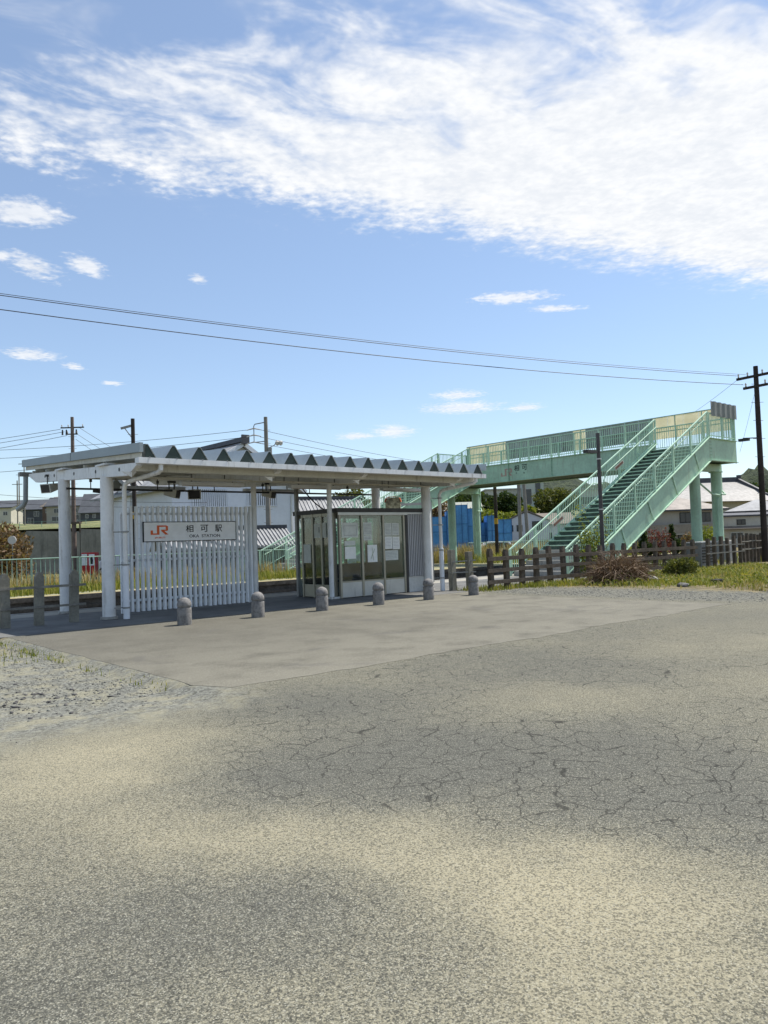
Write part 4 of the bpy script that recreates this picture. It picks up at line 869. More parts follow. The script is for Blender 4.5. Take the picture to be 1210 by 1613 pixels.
# --- concrete retaining wall
rwt = thing('retaining_wall', 'tall stained concrete retaining wall below the grassy bank', 'wall', fr(-18, 70)+(0,))
def wallseg(a, b, z0, z1, th=.5):
    p = Vector(fr(*a)); q = Vector(fr(*b)); n_ = Vector((-(q-p).y, (q-p).x)).normalized()*th
    return MB().add([(p.x,p.y,z0),(q.x,q.y,z0),(q.x+n_.x,q.y+n_.y,z0),(p.x+n_.x,p.y+n_.y,z0),(p.x,p.y,z1),(q.x,q.y,z1-.25),(q.x+n_.x,q.y+n_.y,z1-.25),(p.x+n_.x,p.y+n_.y,z1)], [(0,3,2,1),(4,5,6,7),(0,1,5,4),(1,2,6,5),(2,3,7,6),(3,0,4,7)])
L0 = [(-32.8, 70.2), (-27.8, 70.1), (-22.8, 70.0), (-17.8, 69.9), (-12.8, 69.8), (-7.0, 69.7)]
for a, b in zip(L0[:-1], L0[1:]): wallseg((a[0]+.03, a[1]), (b[0]-.03, b[1]), -.8, 3.75).build('wall_panel', conc_wall, rwt)
wallseg((-37.5, 77.5), (-32.85, 70.25), -.8, 3.85).build('wall_panel', conc_wall, rwt); wallseg((-32.9, 70.7), (-7, 70.5), -.9, 3.6, 1.2).build('core', conc_wall, rwt)
# --- thin fence along the top of the bank
bf = thing('bank_fence', 'thin pale mesh fence along the top of the grassy bank', 'fence', fr(-36, 78)+(4.1,))
for i in range(14):
    l = -38+i*2.3; p = fr(l, 80); MB().cyl((p[0], p[1], 3.7), (p[0], p[1], 5.0), .03, nseg=6).build('post', green_fence, bf)
for z in (4.3, 4.65, 4.95): MB().bar(fr(-38, 80)+(z,), fr(-8, 80)+(z,), .02, .025).build('wire', green_fence, bf)

# --- white storehouses
st = thing('storehouse', 'tall white plastered storehouse with a tiled gable roof and barred windows', 'storehouse', (28.5, 49, 0))
def lattice(L, root, u0, u1, z0, z1, n_, v=0.0):
    o = L.box(MB(), u0, u1, v-.012, v+.0, z0, z1).build('window', house_win, root)
    fr_ = MB(); L.box(fr_, u0-.06, u1+.06, v-.07, v-.002, z1, z1+.07); L.box(fr_, u0-.06, u1+.06, v-.07, v-.002, z0-.07, z0); L.box(fr_, u0-.06, u0, v-.07, v-.002, z0, z1); L.box(fr_, u1, u1+.06, v-.07, v-.002, z0, z1); fr_.build('frame', plaster, o)
    for i in range(n_):
        u = u0+(u1-u0)*(i+.5)/n_; L.box(MB(), u-.05, u+.05, v-.065, v-.015, z0, z1).build('bar', plaster, o)
L = Local(23.4, 48.9, 0)
PK, EV, WD, DP = 5.4, 6.0, 10.2, 13.0
L.poly(MB(), [(0, -.8), (WD, -.8), (WD, EV), (PK, 9.0), (0, EV)], 0, DP, 'v').build('wall', plaster, st)
for (a, b, nm_) in (((-.6, EV-.35), (PK, 9.05), 'roof'), ((PK, 9.05), (WD+.6, EV-.38), 'roof')):
    L.poly(MB(), [a, b, (b[0], b[1]+.2), (a[0], a[1]+.2)], -.55, DP+.5, 'v').build(nm_, tile_grey, st)
rg = L.poly(MB(), [(PK-.28, 9.2), (PK+.28, 9.2), (PK+.2, 9.55), (PK-.2, 9.55)], -.7, DP+.6, 'v').build('ridge_tiles', tile_dark, st)
L.box(MB(), PK-.3, PK+.3, -.86, -.7, 9.05, 9.7).build('ridge_end', tile_dark, st)
for sgn, xe, ze in ((-1, -.6, EV-.35), (1, WD+.6, EV-.38)): MB().bar(L.p(xe, -.57, ze+.02), L.p(PK, -.57, 9.08), .06, .3).build('barge_board', plaster, st)
L.poly(MB(), [(PK-1.6, 7.4), (PK+1.6, 7.4), (PK, 8.35)], -.03, -.002, 'v').build('gable_trim', conc_block, st)
lattice(L, st, 1.5, 4.2, 4.55, 5.75, 17); lattice(L, st, 5.9, 8.4, 4.65, 5.75, 14)
L.box(MB(), -.02, WD+.02, -.05, -.001, 2.5, 2.58).build('string_course', conc_block, st)
L.box(MB(), WD-.55, WD-.45, -.08, -.002, -.2, 5.5).build('downpipe', conc_block, st)
wg = thing('storehouse_wing', 'white wing of the storehouse with a long barred window under a tiled roof', 'storehouse', (24.8, 56, 0))
L = Local(23.2, 55.5, 0)
L.box(MB(), 0, 4.4, 0, 2.2, -.8, 6.2).build('wall', plaster, wg)
L.poly(MB(), [(-.8, 6.05), (1.3, 7.1), (3.0, 6.25), (3.0, 6.45), (1.3, 7.32), (-.8, 6.25)], -.5, 4.8, 'u').build('roof', tile_grey, wg)
for i in range(13): L.poly(MB(), [(-.85, 6.24), (1.3, 7.32), (1.3, 7.39), (-.85, 6.31)], -.45+i*.42, -.35+i*.42, 'u').build('tile_row', tile_grey, wg)
lattice(L, wg, .2, 3.4, 4.3, 5.5, 16)
# low tiled outbuildings in front of the storehouse
def tiled_shed(label, x, y, yaw, w_, dep, z0, eave, ridge_, wallm, nrow, roofm=tile_grey, post=True):
    L = Local(x, y, yaw); h_ = thing('tiled_outbuilding', label, 'outbuilding', (x, y, z0), 'tiled outbuildings by the storehouse')
    L.box(MB(), -w_/2, w_/2, .6, dep, z0, eave+.1).build('wall', wallm, h_)
    L.poly(MB(), [(-.3, eave), (dep*.55, ridge_), (dep*1.1+.3, eave), (dep*1.1+.3, eave-.12), (dep*.55, ridge_-.14), (-.3, eave-.12)], -w_/2-.4, w_/2+.4, 'u').build('roof', roofm, h_)
    tl = MB()
    for i in range(nrow):
        u = -w_/2-.35+(w_+.7)*i/(nrow-1); L.poly(MB(), [(-.33, eave+.005), (dep*.55, ridge_+.005), (dep*.55, ridge_+.07), (-.33, eave+.07)], u-.05, u+.05, 'u').build('tile_row', roofm, h_)
    L.box(MB(), -w_/2-.45, w_/2+.45, dep*.55-.16, dep*.55+.16, ridge_, ridge_+.22).build('ridge_tiles', tile_dark, h_)
    return L, h_
tiled_shed('low open shed with a striped tiled roof in front of the storehouse', 24.5, 42.9, -.22, 7.8, 3.2, -.3, 1.62, 2.8, siding_dark, 34)
tiled_shed('grey tiled building with a long roof slope behind the far stair', 38.6, 51.5, -.30, 7.6, 6, -.3, 2.75, 5.6, plaster, 26)

# --- blue-sheeted scaffold
bs = thing('sheeted_building', 'building site wrapped in bright blue sheets on stepped scaffolding', 'building', fr(8.4, 75)+(0,))
steps = [(4.6, 6.0, 3.9, 74.2), (6.0, 6.85, 4.4, 73.8), (6.85, 8.0, 4.95, 73.6), (8.0, 9.3, 4.6, 73.9), (9.3, 9.9, 3.2, 74.6), (9.9, 10.7, 3.85, 74.0), (10.7, 12.3, 3.45, 74.3)]
for (a, b, zt, d) in steps:
    p0 = fr(a, d); L = Local(p0[0], p0[1], VIEW); wd_ = b-a; nz = 3
    for j in range(nz):
        z0 = -.5+(zt+.5)*j/nz; z1 = -.5+(zt+.5)*(j+1)/nz
        L.box(MB(), .01, wd_-.01, .02*((j+int(a*3)) % 2), 2.5, z0+.008, z1).build('blue_sheet', blue_tarp, bs)
    g = MB()
    for u in np.arange(0, wd_+.01, max(.45, wd_/2)): L.box(g, u-.018, u+.018, -.07, -.03, -.5, zt+.15)
    for j in range(1, 4): L.box(g, 0, wd_, -.075, -.045, -.5+(zt+.5)*j/3-.02, -.5+(zt+.5)*j/3+.01)
    g.build('scaffold_tube', mat('scaffold_blue', (.02, .09, .25), .5) if 'scaffold_blue' not in MATS else MATS['scaffold_blue'], bs)
# --- pale house, school and lower buildings
L, h_ = house('pale grey gabled house with small square windows beside the blue sheets', *fr(17.6, 95), VIEW-.18, 5.4, 7, -.3, 3.6, 4.9, mat('pale_grey_wall', (.56, .56, .60), .8, .04, .5), slate_b, [(-1.9, 2.4, .45, .8, 0, black, 1, False), (-.9, 2.4, .7, .8, 0, black), (1.3, 2.5, 1.3, 1.1, 0, black), (1.6, .6, 2.2, .7, 0, black)], 'front', .15)
x, y = fr(21, 99); house('low white house with a brown roof behind the stair railing', x, y, VIEW-.1, 6, 6, -.3, 3.3, 4.6, plaster, slate_b, [(0, 1.2, 1.2, 1.0)])
sch = thing('school_building', 'pale concrete school with a stair tower standing above the trees', 'school', fr(33, 188)+(8.5,))
scw = mat('school_wall', (.47, .46, .42), .85, .08, .4, dirt=.25); sct = mat('school_tower', (.42, .46, .44), .85, .06, .4, dirt=.15)
def sblk(l, d, w_, dep, z0, z1, m_, wins=(), name='block', rf=.25):
    p = fr(l, d); L = Local(p[0], p[1], VIEW); o = L.box(MB(), 0, w_, 0, dep, z0, z1).build(name, m_, sch)
    L.box(MB(), -rf, w_+rf, -rf, dep+rf, z1, z1+.35).build('roof_slab', conc, o)
    for (u, z, ww, hh) in wins:
        q = L.box(MB(), u, u+ww, -.1, -.001, z, z+hh).build('window', alu_plain, o)
        L.box(MB(), u+.1, u+ww*.48, -.12, -.101, z+.1, z+hh-.1).build('pane', house_win, q) if False else None
        nn = max(1, int(ww/1.1))
        L.box(MB(), u+.08, u+ww-.08, -.115, -.101, z+.1, z+hh-.1).build('pane', house_win, o)
sblk(33.5, 185, 5.2, 6, 6, 16.2, sct, [(.6, 9.6, 1.7, 3.8)], 'stair_tower', .9)
L = Local(*fr(33.5, 185), VIEW); L.box(MB(), 3.2, 4.4, -.14, -.06, 12.2, 15.2).build('tower_window', house_win, sch)
sblk(25.0, 187, 8.6, 9, 5, 13.4, scw, [(.6, 10.2, 3.2, 1.7), (4.6, 10.2, 3.2, 1.7), (.6, 6.4, 7, 1.5)])
sblk(39.0, 190, 7.2, 8, 6, 12.6, scw, [(.8, 10.0, 2.4, 1.2), (4, 10.0, 2.4, 1.2)])
sblk(46.8, 192, 12, 8, 6, 13.0, scw, [(.8, 9.4, 9.6, 2.0)])
x, y = fr(17.8, 193); house('school gymnasium with a low grey hipped roof behind the footbridge columns', x, y, VIEW, 15, 14, 8, 13.3, 16.0, scw, mat('gym_roof', (.33, .34, .29), .7, .08, .5), [(-4.5, 10.6, 2.2, 1.6), (-1, 10.6, 2.2, 1.6), (2.5, 10.6, 2.2, 1.6)], 'hip', cat='gymnasium', name='gymnasium')
x, y = fr(13.5, 130); house('low building with a grey-green roof behind the blue sheets', x, y, VIEW, 6, 8, 4, 6.4, 8.0, scw, MATS['gym_roof'], [(0, 4.8, 1.4, 1.0)])
# --- right: hall with a great tiled roof, houses in front of it
hl = thing('temple_hall', 'hall with a great pale tiled hip-and-gable roof and dark ridge', 'hall', fr(49.5, 112)+(0,))
p = fr(49.2, 110); L = Local(p[0], p[1], VIEW+.02)
L.box(MB(), -6.6, 5.4, 1.2, 12, -.5, 6.3).build('wall', plaster_y, hl)
m_ = MB(); a = [L.p(-8.2, -1.0, 5.95), L.p(7.0, -1.0, 5.75), L.p(7.0, 14, 5.75), L.p(-8.2, 14, 5.95)]; b = [L.p(-6.6, 2.2, 7.6), L.p(5.2, 2.2, 7.55), L.p(5.2, 11, 7.55), L.p(-6.6, 11, 7.6)]; c_ = [L.p(-6.4, 6.5, 9.15), L.p(4.6, 6.5, 9.15)]
m_.add(a+b+c_, [(3,2,1,0),(0,1,5,4),(1,2,6,5),(2,3,7,6),(3,0,4,7),(4,5,9,8),(6,7,8,9),(5,6,9),(7,4,8)]).build('roof', mat('hall_tiles', (.29, .275, .255), .6, .18, 2.2, .6, 8), hl)
L.box(MB(), -6.8, 4.95, 6.25, 6.75, 9.05, 9.75).build('ridge_tiles', tile_dark, hl); L.box(MB(), 4.8, 5.25, 6.2, 6.8, 9.0, 10.05).build('ridge_end', tile_dark, hl)
MB().bar(L.p(4.8, 6.3, 9.35), L.p(5.7, 1.2, 7.2), .4, .42).bar(L.p(5.6, 1.8, 7.3), L.p(7.2, -1.1, 5.95), .26, .24).build('hip_tiles', tile_dark, hl)
for (u, z, w_, h2) in ((-1.6, 4.7, 1.0, .55), (3.9, 4.3, 2.2, 1.1), (-5, 4.4, 1.6, .8)): window(L, hl, u, z, w_, h2, 1.2, black, 1, False)
L.poly(MB(), [(-6, 6.35), (-1.6, 6.75), (2.4, 6.35), (2.4, 6.2), (-6, 6.2)], .9, 1.19, 'v').build('curved_eave', conc_block, hl)
L, hh = house('two-storey brown-roofed house with a beige balcony wall behind the stair', *fr(27.5, 75), VIEW+.03, 11.2, 6, -.3, 3.85, 5.2, plaster_b, tile_brown, [(-2.8, 2.6, 1.2, 1.0, 0, black), (1.9, 2.55, 1.1, 1.0, 0, black), (3.9, 2.6, 1.0, .9, 0, black), (1.7, .5, 1.2, .9, 0, black), (-2.8, .5, 1.2, .9, 0, black)], 'hip', .5)
L.box(MB(), -5.55, 4.9, -.5, -.45, 1.5, 2.4).build('balcony_wall', mat('balcony_brown', (.27, .23, .18), .8), hh); L.box(MB(), -5.55, 4.9, -.55, -.001, 1.40, 1.49).build('balcony_slab', plaster_y, hh)
L, hh = house('long low cream building with a narrow tiled eave beside the utility pole', *fr(38.6, 78), VIEW+.0, 8.6, 5, -.3, 3.05, 3.3, plaster_y, tile_dark, [(-2.9, .75, 1.3, .7, 0, alu_plain), (1.6, .75, 1.8, .75, 0, alu_plain), (-2.4, 2.2, .9, .55, 0, black)], 'side', .2)
L.poly(MB(), [(-.7, 1.75), (0, 2.0), (0, 2.08), (-.7, 1.83)], -4.5, 4.5, 'u').build('lower_eave', slate_b, hh); L.box(MB(), -4.4, 4.4, -1.6, -1.45, -.4, .35).build('garden_wall', conc, hh)
L, hh = house('black-walled house with a pale tiled roof beyond the long low building', *fr(44.2, 90), VIEW-.35, 6.5, 6, -.3, 3.9, 5.3, siding_dark, tile_grey, [(-1, 2.6, 1.2, .9, 0, alu_plain), (1.5, 2.6, 1.2, .9, 0, alu_plain)], 'hip', .7)
L, hh = house('dark shed with a pale lean-to roof in front of the tiled hall', *fr(33.2, 82), VIEW, 3.6, 3, -.3, 4.1, 4.5, siding_dark, tile_grey, [(.6, 2.7, 1.1, .6, 0, alu_plain)], 'side', .3)

# ------------------------------------------------------------------ vehicles, vending machine
def car(label, x, y, yaw, prof, glassprof, length, width, z0, name='car'):
    L = Local(x, y, yaw); c_ = thing(name, label, 'van' if name == 'van' else 'car', (x, y, z0))
    b_ = L.poly(MB(), [(u, z0+z) for u, z in prof], -width/2, width/2, 'v').build('body', car_white, c_); bevel(b_, .09, 3)
    for sgn in (-1, 1):
        for gp in glassprof: L.poly(MB(), [(u, z0+z) for u, z in gp], sgn*width/2-.004, sgn*width/2+.006, 'v').build('side_window', house_win, c_)
        for u in (.17*length, .8*length):
            p = L.p(u, sgn*(width/2-.09), z0+.31); q = L.p(u, sgn*(width/2+.02), z0+.31); r_ = L.p(u, sgn*(width/2+.03), z0+.31)
            wh = MB().cyl(p, q, .31, nseg=20).build('wheel', tyre, c_); MB().cyl(q, r_, .18, nseg=16).build('rim', alu_plain, wh)
    L.box(MB(), prof[0][0]-.03, prof[0][0]-.001, -width/2+.12, -width/2+.42, z0+.62, z0+.8).build('headlight', insulator, c_); L.box(MB(), prof[0][0]-.03, prof[0][0]-.001, width/2-.42, width/2-.12, z0+.62, z0+.8).build('headlight', insulator, c_)
    return L, c_
vp = [(0, .22), (0, .95), (.55, 1.12), (1.15, 1.82), (1.5, 1.93), (4.2, 1.93), (4.4, 1.78), (4.45, .9), (4.45, .22)]
L, vn = car('white van parked beside the red vending machine', *fr(-23.1, 61.5), VIEW, vp, [[(.75, 1.16), (1.25, 1.72), (2.1, 1.75), (2.1, 1.16)], [(2.2, 1.16), (2.2, 1.75), (4.2, 1.75), (4.25, 1.16)]], 4.45, 1.72, -.27, 'van')
L.poly(MB(), [(.58, -.27+1.14), (1.13, -.27+1.79), (1.10, -.27+1.80), (.54, -.27+1.15)], -.72, .72, 'v').build('windscreen', house_win, vn)
cp = [(0, .25), (0, .85), (1.0, 1.0), (1.75, 1.52), (2.1, 1.6), (3.5, 1.58), (4.15, 1.1), (4.2, .25)]
p = fr(6.4, 62.5); car('white car with only its roof showing above the green trackside fence', p[0], p[1], VIEW+.05, cp, [[(1.2, 1.03), (1.8, 1.46), (2.6, 1.5), (2.6, 1.03)], [(2.7, 1.03), (2.7, 1.5), (3.4, 1.48), (3.9, 1.08)]], 4.2, 1.66, -.22)
p = fr(-22.95, 58); L = Local(p[0], p[1], VIEW+.03); vm = thing('vending_machine', 'red drinks vending machine with a white upper front beyond the track', 'vending machine', (p[0], p[1], -.26))
bevel(L.box(MB(), 0, 1.08, 0, .75, -.26, 1.58).build('cabinet', red_paint, vm), .03)
L.box(MB(), .04, .45, -.02, -.001, .62, 1.48).build('display_window', paper, vm); L.box(MB(), .58, 1.0, -.02, -.001, .60, 1.45).build('poster_panel', sign_white, vm)
L.poly(MB(), [(.71, .70), (.87, .70), (.90, 1.0), (.83, 1.3), (.75, 1.3), (.68, 1.0)], -.024, -.0205, 'v').build('bottle_print', black, vm); L.box(MB(), .1, .95, -.03, -.001, -.18, -.02).build('dispensing_slot', black, vm)
p = fr(-20.85, 43); mr = thing('traffic_mirror', 'round pale traffic mirror on a thin post beside the brown shrub', 'mirror', (p[0], p[1], 0))
MB().cyl((p[0], p[1], -.2), (p[0], p[1], 2.5), .035, nseg=8).build('post', grey_steel, mr); MB().cyl((p[0], p[1], 2.42), (p[0]-.04, p[1]-.05, 2.42), .23, nseg=24).build('mirror_disc', insulator, mr)

# ================================================================== POLES AND WIRES
def pole(label, x, y, z0, z1, r0, r1, m_, name='utility_pole', band=None, pegs=True, group='utility poles'):
    t_ = thing(name, label, 'pole', (x, y, z0), group); s_ = MB().cyl((x, y, z0), (x, y, z1), r0, r1, 14).build('shaft', m_, t_, True)
    if band: MB().cyl((x, y, band), (x, y, band+.42), r0+.012, r0+.01, 14).build('yellow_band', yellow_band, t_)
    if pegs:
        pm = MB().cyl((-.3, 0, 0), (.3, 0, 0), .012, nseg=6).mesh('step_peg', grey_steel)
        for i, z in enumerate(np.arange(z0+2.6, z1-.8, .9)): piece('step_peg', pm, t_, (x, y, z), (0, 0, AZ-math.pi/2+(i % 2)*.3))
    return t_
def arm(t_, x, y, z, dx, dy, h=.12, w_=.1, ins=(), m_=None):
    a_ = MB().bar((x-dx, y-dy, z), (x+dx, y+dy, z), w_, h).build('cross_arm', m_ or pole_brown, t_)
    for q in ins: MB().lathe([(.02, 0), (.045, .04), (.03, .09), (.05, .13), (.02, .2)], (x+dx*q, y+dy*q, z+h/2), 10).build('insulator', insulator, a_, True)
RX, RY = 38.78, 16.25
t = pole('tall dark wooden utility pole with two cross arms beside the footbridge', RX, RY, -.1, 9.7, .155, .11, pole_brown)
arm(t, RX-.12, RY, 9.2, .12, .95, ins=(-.9, -.4, .4, .9)); arm(t, RX-.12, RY, 8.68, .08, .62, ins=(-.8, .8))
MB().bar((RX, RY+.1, 6.15), (RX-.1, RY+.75, 6.2), .05, .05).build('lamp_bracket', dark_steel, t); MB().box(RX-.2, RX, RY+.45, RY+.95, 6.05, 6.18).build('street_lamp', dark_steel, t)
t = pole('slim dark lamp post with a small floodlight rising behind the sleeper fence', 26.42, 17.3, -.05, 5.66, .085, .07, mat('post_grey', (.075, .07, .068), .6, .15, 3), 'lamp_post', None, False, None)
MB().box(25.55, 26.2, 17.2, 17.42, 4.83, 4.95).bar((26.2, 17.3, 4.9), (26.42, 17.3, 4.92), .05, .05).build('floodlight', dark_steel, t); MB().lathe([(.09, 0), (.1, 0), (.1, .05), (.09, .05)], (26.42, 17.3, 2.6), 14).lathe([(.09, 0), (.1, 0), (.1, .05), (.09, .05)], (26.42, 17.3, 4.6), 14).build('strap', alu_plain, t)
LX, LY = fr(-23.45, 58); t = pole('brown-grey utility pole in front of the retaining wall', LX, LY, -.3, 11.9, .19, .12, mat('pole_rust', (.16, .12, .10), .85, .2, 3))
arm(t, LX, LY, 11.1, -.55*Rh.x*1.6, -.55*Rh.y*1.6, .09, .09, (-.9, .35, .9), dark_steel); arm(t, LX, LY, 10.6, .4*Rh.x, .4*Rh.y, .08, .08, (-.9, .9), dark_steel)
for q in (-.75, -.45, .3): MB().cyl((LX+Rh.x*q, LY+Rh.y*q, 10.55), (LX+Rh.x*q, LY+Rh.y*q, 10.95), .07, .05, 10).build('cut_out', dark_steel, t)
MB().bar((LX-Rh.x*.5, LY-Rh.y*.5, 3.85), (LX+Rh.x*.5, LY+Rh.y*.5, 3.85), .5, .14).bar((LX-Rh.x*.45, LY-Rh.y*.45, 3.1), (LX-Rh.x*.45, LY-Rh.y*.45, 3.85), .09, .09).bar((LX+Rh.x*.45, LY+Rh.y*.45, 3.1), (LX+Rh.x*.45, LY+Rh.y*.45, 3.85), .09, .09).build('pole_platform', wood_old, t)
BX, BY = fr(-14.95, 46); t = pole('dark brown pole with one braced arm behind the slatted screen', BX, BY, -.3, 9.55, .135, .115, pole_brown, band=3.5)
MB().bar((BX, BY, 9.15), (BX-Rh.x*.72, BY-Rh.y*.72, 8.98), .1, .13).bar((BX, BY, 8.3), (BX-Rh.x*.5, BY-Rh.y*.5, 9.0), .05, .05).build('braced_arm', grey_steel, t)
CX, CY = fr(-7.85, 52); t = pole('grey concrete utility pole with a side rack and small transformer behind the shelter', CX, CY, -.3, 10.4, .19, .125, pole_conc)
rk = MB().tube([(CX, CY, 10.05), (CX-Rh.x*.75, CY-Rh.y*.75, 9.93), (CX-Rh.x*.82, CY-Rh.y*.82, 9.8), (CX-Rh.x*.82, CY-Rh.y*.82, 8.7), (CX, CY, 8.75)], .035, 8).build('side_rack', grey_steel, t)
for z in (9.65, 9.2, 8.72):
    for sg_ in (-1, 1): MB().cyl((CX-Rh.x*.82, CY-Rh.y*.82, z), (CX-Rh.x*(.82-sg_*.5), CY-Rh.y*(.82-sg_*.5), z-.12), .05, .03, 8).build('insulator', insulator, rk)
MB().cyl((CX+Rh.x*.22, CY+Rh.y*.22, 7.75), (CX+Rh.x*.22, CY+Rh.y*.22, 8.3), .16, nseg=14).build('transformer', grey_steel, t)
MB().tube([(CX+Rh.x*.2, CY+Rh.y*.2, 8.3), (CX+Rh.x*.55, CY+Rh.y*.55, 8.45), (CX+Rh.x*.7, CY+Rh.y*.7, 8.7)], .03, 6).build('lamp_bracket', grey_steel, t)
for q in (.75, .98): MB().lathe([(.05, 0), (.13, .08), (.15, .25), (.06, .33)], (CX+Rh.x*q, CY+Rh.y*q, 8.42), 14).build('flood_lamp', insulator, t, True)
x, y = fr(8.0, 55); pole('black and yellow banded pole in front of the blue sheets', x, y, -.3, 6.9, .135, .12, pole_brown, band=2.65, pegs=False)
for q, lb in ((15.0, 'vertical pole of a pair of grey concrete poles beside the pale house'), (15.85, 'leaning pole of a pair of grey concrete poles beside the pale house')):
    x, y = fr(q, 85); t_ = pole(lb, x, y, -.3, 9.0, .21, .17, pole_conc, pegs=False)
    if q > 15.5: t_.rotation_euler = (0, R(-3.0), R(0))
for l, d, z0, z1, r, lb in ((-57.3, 120, 5.8, 13.2, .11, 'thin far utility pole in front of the charcoal house on the bank'), (-95, 200, 9, 23, .17, 'far utility pole standing behind the charcoal house'), (-51.5, 110, 5.3, 15.2, .09, 'very slim tall mast in front of the brown house on the bank'), (-66.6, 160, 7.2, 18.5, .1, 'thin far lamp pole between the cream and slate-grey houses'), (30.2, 118, 2, 9.5, .1, 'thin far pole in front of the school trees')):
    x, y = fr(l, d); t_ = pole(lb, x, y, z0-.5, z1, r, r*.8, pole_conc, pegs=False); arm(t_, x, y, z1-.6, Rh.x*.8, Rh.y*.8, .1, .1, (), grey_steel)
def wire(label, p, q, sag, r=.014, n_=26, m_=cable_black):
    p = Vector(p); q = Vector(q); pts = [p.lerp(q, i/n_)-UP*sag*4*(i/n_)*(1-i/n_) for i in range(n_+1)]
    return tag(MB().tube(pts, r, 4).build('power_line', m_), label, 'cable', 'overhead wires')
wire('upper cable from the cross arm of the wooden pole across the sky', (RX-.2, RY+.85, 9.35), (-28, 32.4, 11.75), 1.15, .013); wire('cable close under the upper cable from the cross arm of the wooden pole', (RX-.2, RY+.4, 9.33), (-28, 31.6, 11.55), 1.18, .009)
wire('lower cable from the second cross arm of the wooden pole across the sky', (RX-.2, RY+.55, 8.85), (-28, 31.0, 11.2), 1.3, .014)
wire('guy wire slanting down from the wooden pole behind the footbridge end', (RX-.1, RY+.9, 9.15), fr(24, 70)+(10.4,), .4, .010); wire('thin wire hanging beside the wooden pole above the footbridge end', (RX, RY+.1, 8.4), (39.6, 17.6, 5.6), .05, .007)
lx = lambda q, z: (LX+Rh.x*q, LY+Rh.y*q, z)
for i, (q, z, ez) in enumerate(((-.9, 11.0, 6.9), (-.6, 10.8, 6.4), (-.4, 10.5, 5.9))): wire(('top', 'middle', 'bottom')[i]+' wire of three sloping from the pole by the retaining wall towards the brown shrub', lx(q, z), fr(-44+i*.6, 46)+(ez,), .3, .016)
for i, (q, z) in enumerate(((.5, 11.1), (.35, 10.6), (.25, 10.2))): wire(('highest', 'second', 'lowest')[i]+' wire sloping from the pole by the retaining wall down to the storehouse wing', lx(q, z), fr(-15.5-i*1.1, 61)+(6.6,), .25, .014)
cx_ = lambda q, z: (CX+Rh.x*q, CY+Rh.y*q, z)
for i, (z, ez) in enumerate(((9.55, 9.9), (9.08, 9.2), (8.62, 7.9))): wire(('top', 'middle', 'bottom')[i]+' wire of the rack pole running behind the shelter towards the bank', cx_(-1.3, z), fr(-38, 60)+(ez,), .35, .015)
for i, (z, ez) in enumerate(((9.55, 9.6), (9.05, 9.1), (8.6, 8.6))): wire(('top', 'middle', 'bottom')[i]+' wire of the rack pole running towards the footbridge', cx_(-.4, z), fr(14+i, 85)+(ez-.6+.0,), .45, .015)
wire('low slack wire behind the end columns of the shelter', fr(-36, 50)+(7.2,), fr(-12, 52)+(4.7,), .5, .012); wire('second low slack wire behind the end columns of the shelter', fr(-36, 50)+(6.3,), fr(-12, 52)+(4.4,), .4, .012)
wire('black drooping cable beside the hooded mirror under the roof', (14.6, 21.0, 3.6), (15.6, 19.9, 2.66), .35, .02)

# green trackside fences
def bar_fence(label, x0, x1, y, z0, h, step, post=2.0, nm='railing_fence'):
    f_ = thing(nm, label, 'fence', ((x0+x1)/2, y, z0)); MB().cyl((x0, y, z0+h), (x1, y, z0+h), .026, nseg=8).build('top_rail', green_fence, f_); MB().box(x0, x1, y-.02, y+.02, z0+.14, z0+.18).build('bottom_rail', green_fence, f_)
    b_ = MB().cyl((0, 0, .15), (0, 0, h), .014, nseg=6).mesh('bar', green_fence); p_ = MB().box(-.035, .035, -.035, .035, -.1, h+.03).mesh('post', green_fence)
    for x in np.arange(x0, x1+.01, post): piece('post', p_, f_, (x, y, z0))
    for x in np.arange(x0+step, x1, step): piece('bar', b_, f_, (x, y, z0))
bar_fence('green bar railing at the back of the weedy far platform', 6.0, 22.8, 34.25, 0.0, 1.40, .19)
bar_fence('long green bar railing beyond the footbridge stairs and columns', 41.5, 76.5, 38.5, -.1, 1.45, .26)

# ================================================================== PLANTS AND LOOSE THINGS
def cards(P, size, flatness=.5):
    N = len(P); a = rng.normal(size=(N, 3)); a /= np.linalg.norm(a, axis=1)[:, None]; t_ = rng.normal(size=(N, 3)); b = np.cross(a, t_); b /= np.linalg.norm(b, axis=1)[:, None]
    s_ = (size*(.6+.8*rng.random(N)))[:, None]; a = a*s_; b = b*s_*.55
    V = np.stack([P-a, P+b*.9-a*.1, P+a, P-b*.9+a*.1], 1).reshape(-1, 3); return V, np.arange(4*N).reshape(-1, 4)
def crown_pts(blobs, n_):
    vol = np.array([b[3]*b[4]*b[5] for b in blobs])**.7; out = []
    for b, k_ in zip(blobs, (n_*vol/vol.sum()).astype(int)):
        d = rng.normal(size=(k_, 3)); d /= np.linalg.norm(d, axis=1)[:, None]; r_ = .45+.6*rng.random(k_)**.6
        lump = 1+.22*np.sin(d[:, 0]*5+b[0])*np.sin(d[:, 1]*6+b[1])*np.sin(d[:, 2]*5+b[2])
        out.append(np.array(b[:3])+d*(r_*lump)[:, None]*np.array(b[3:]))
    return np.concatenate(out)
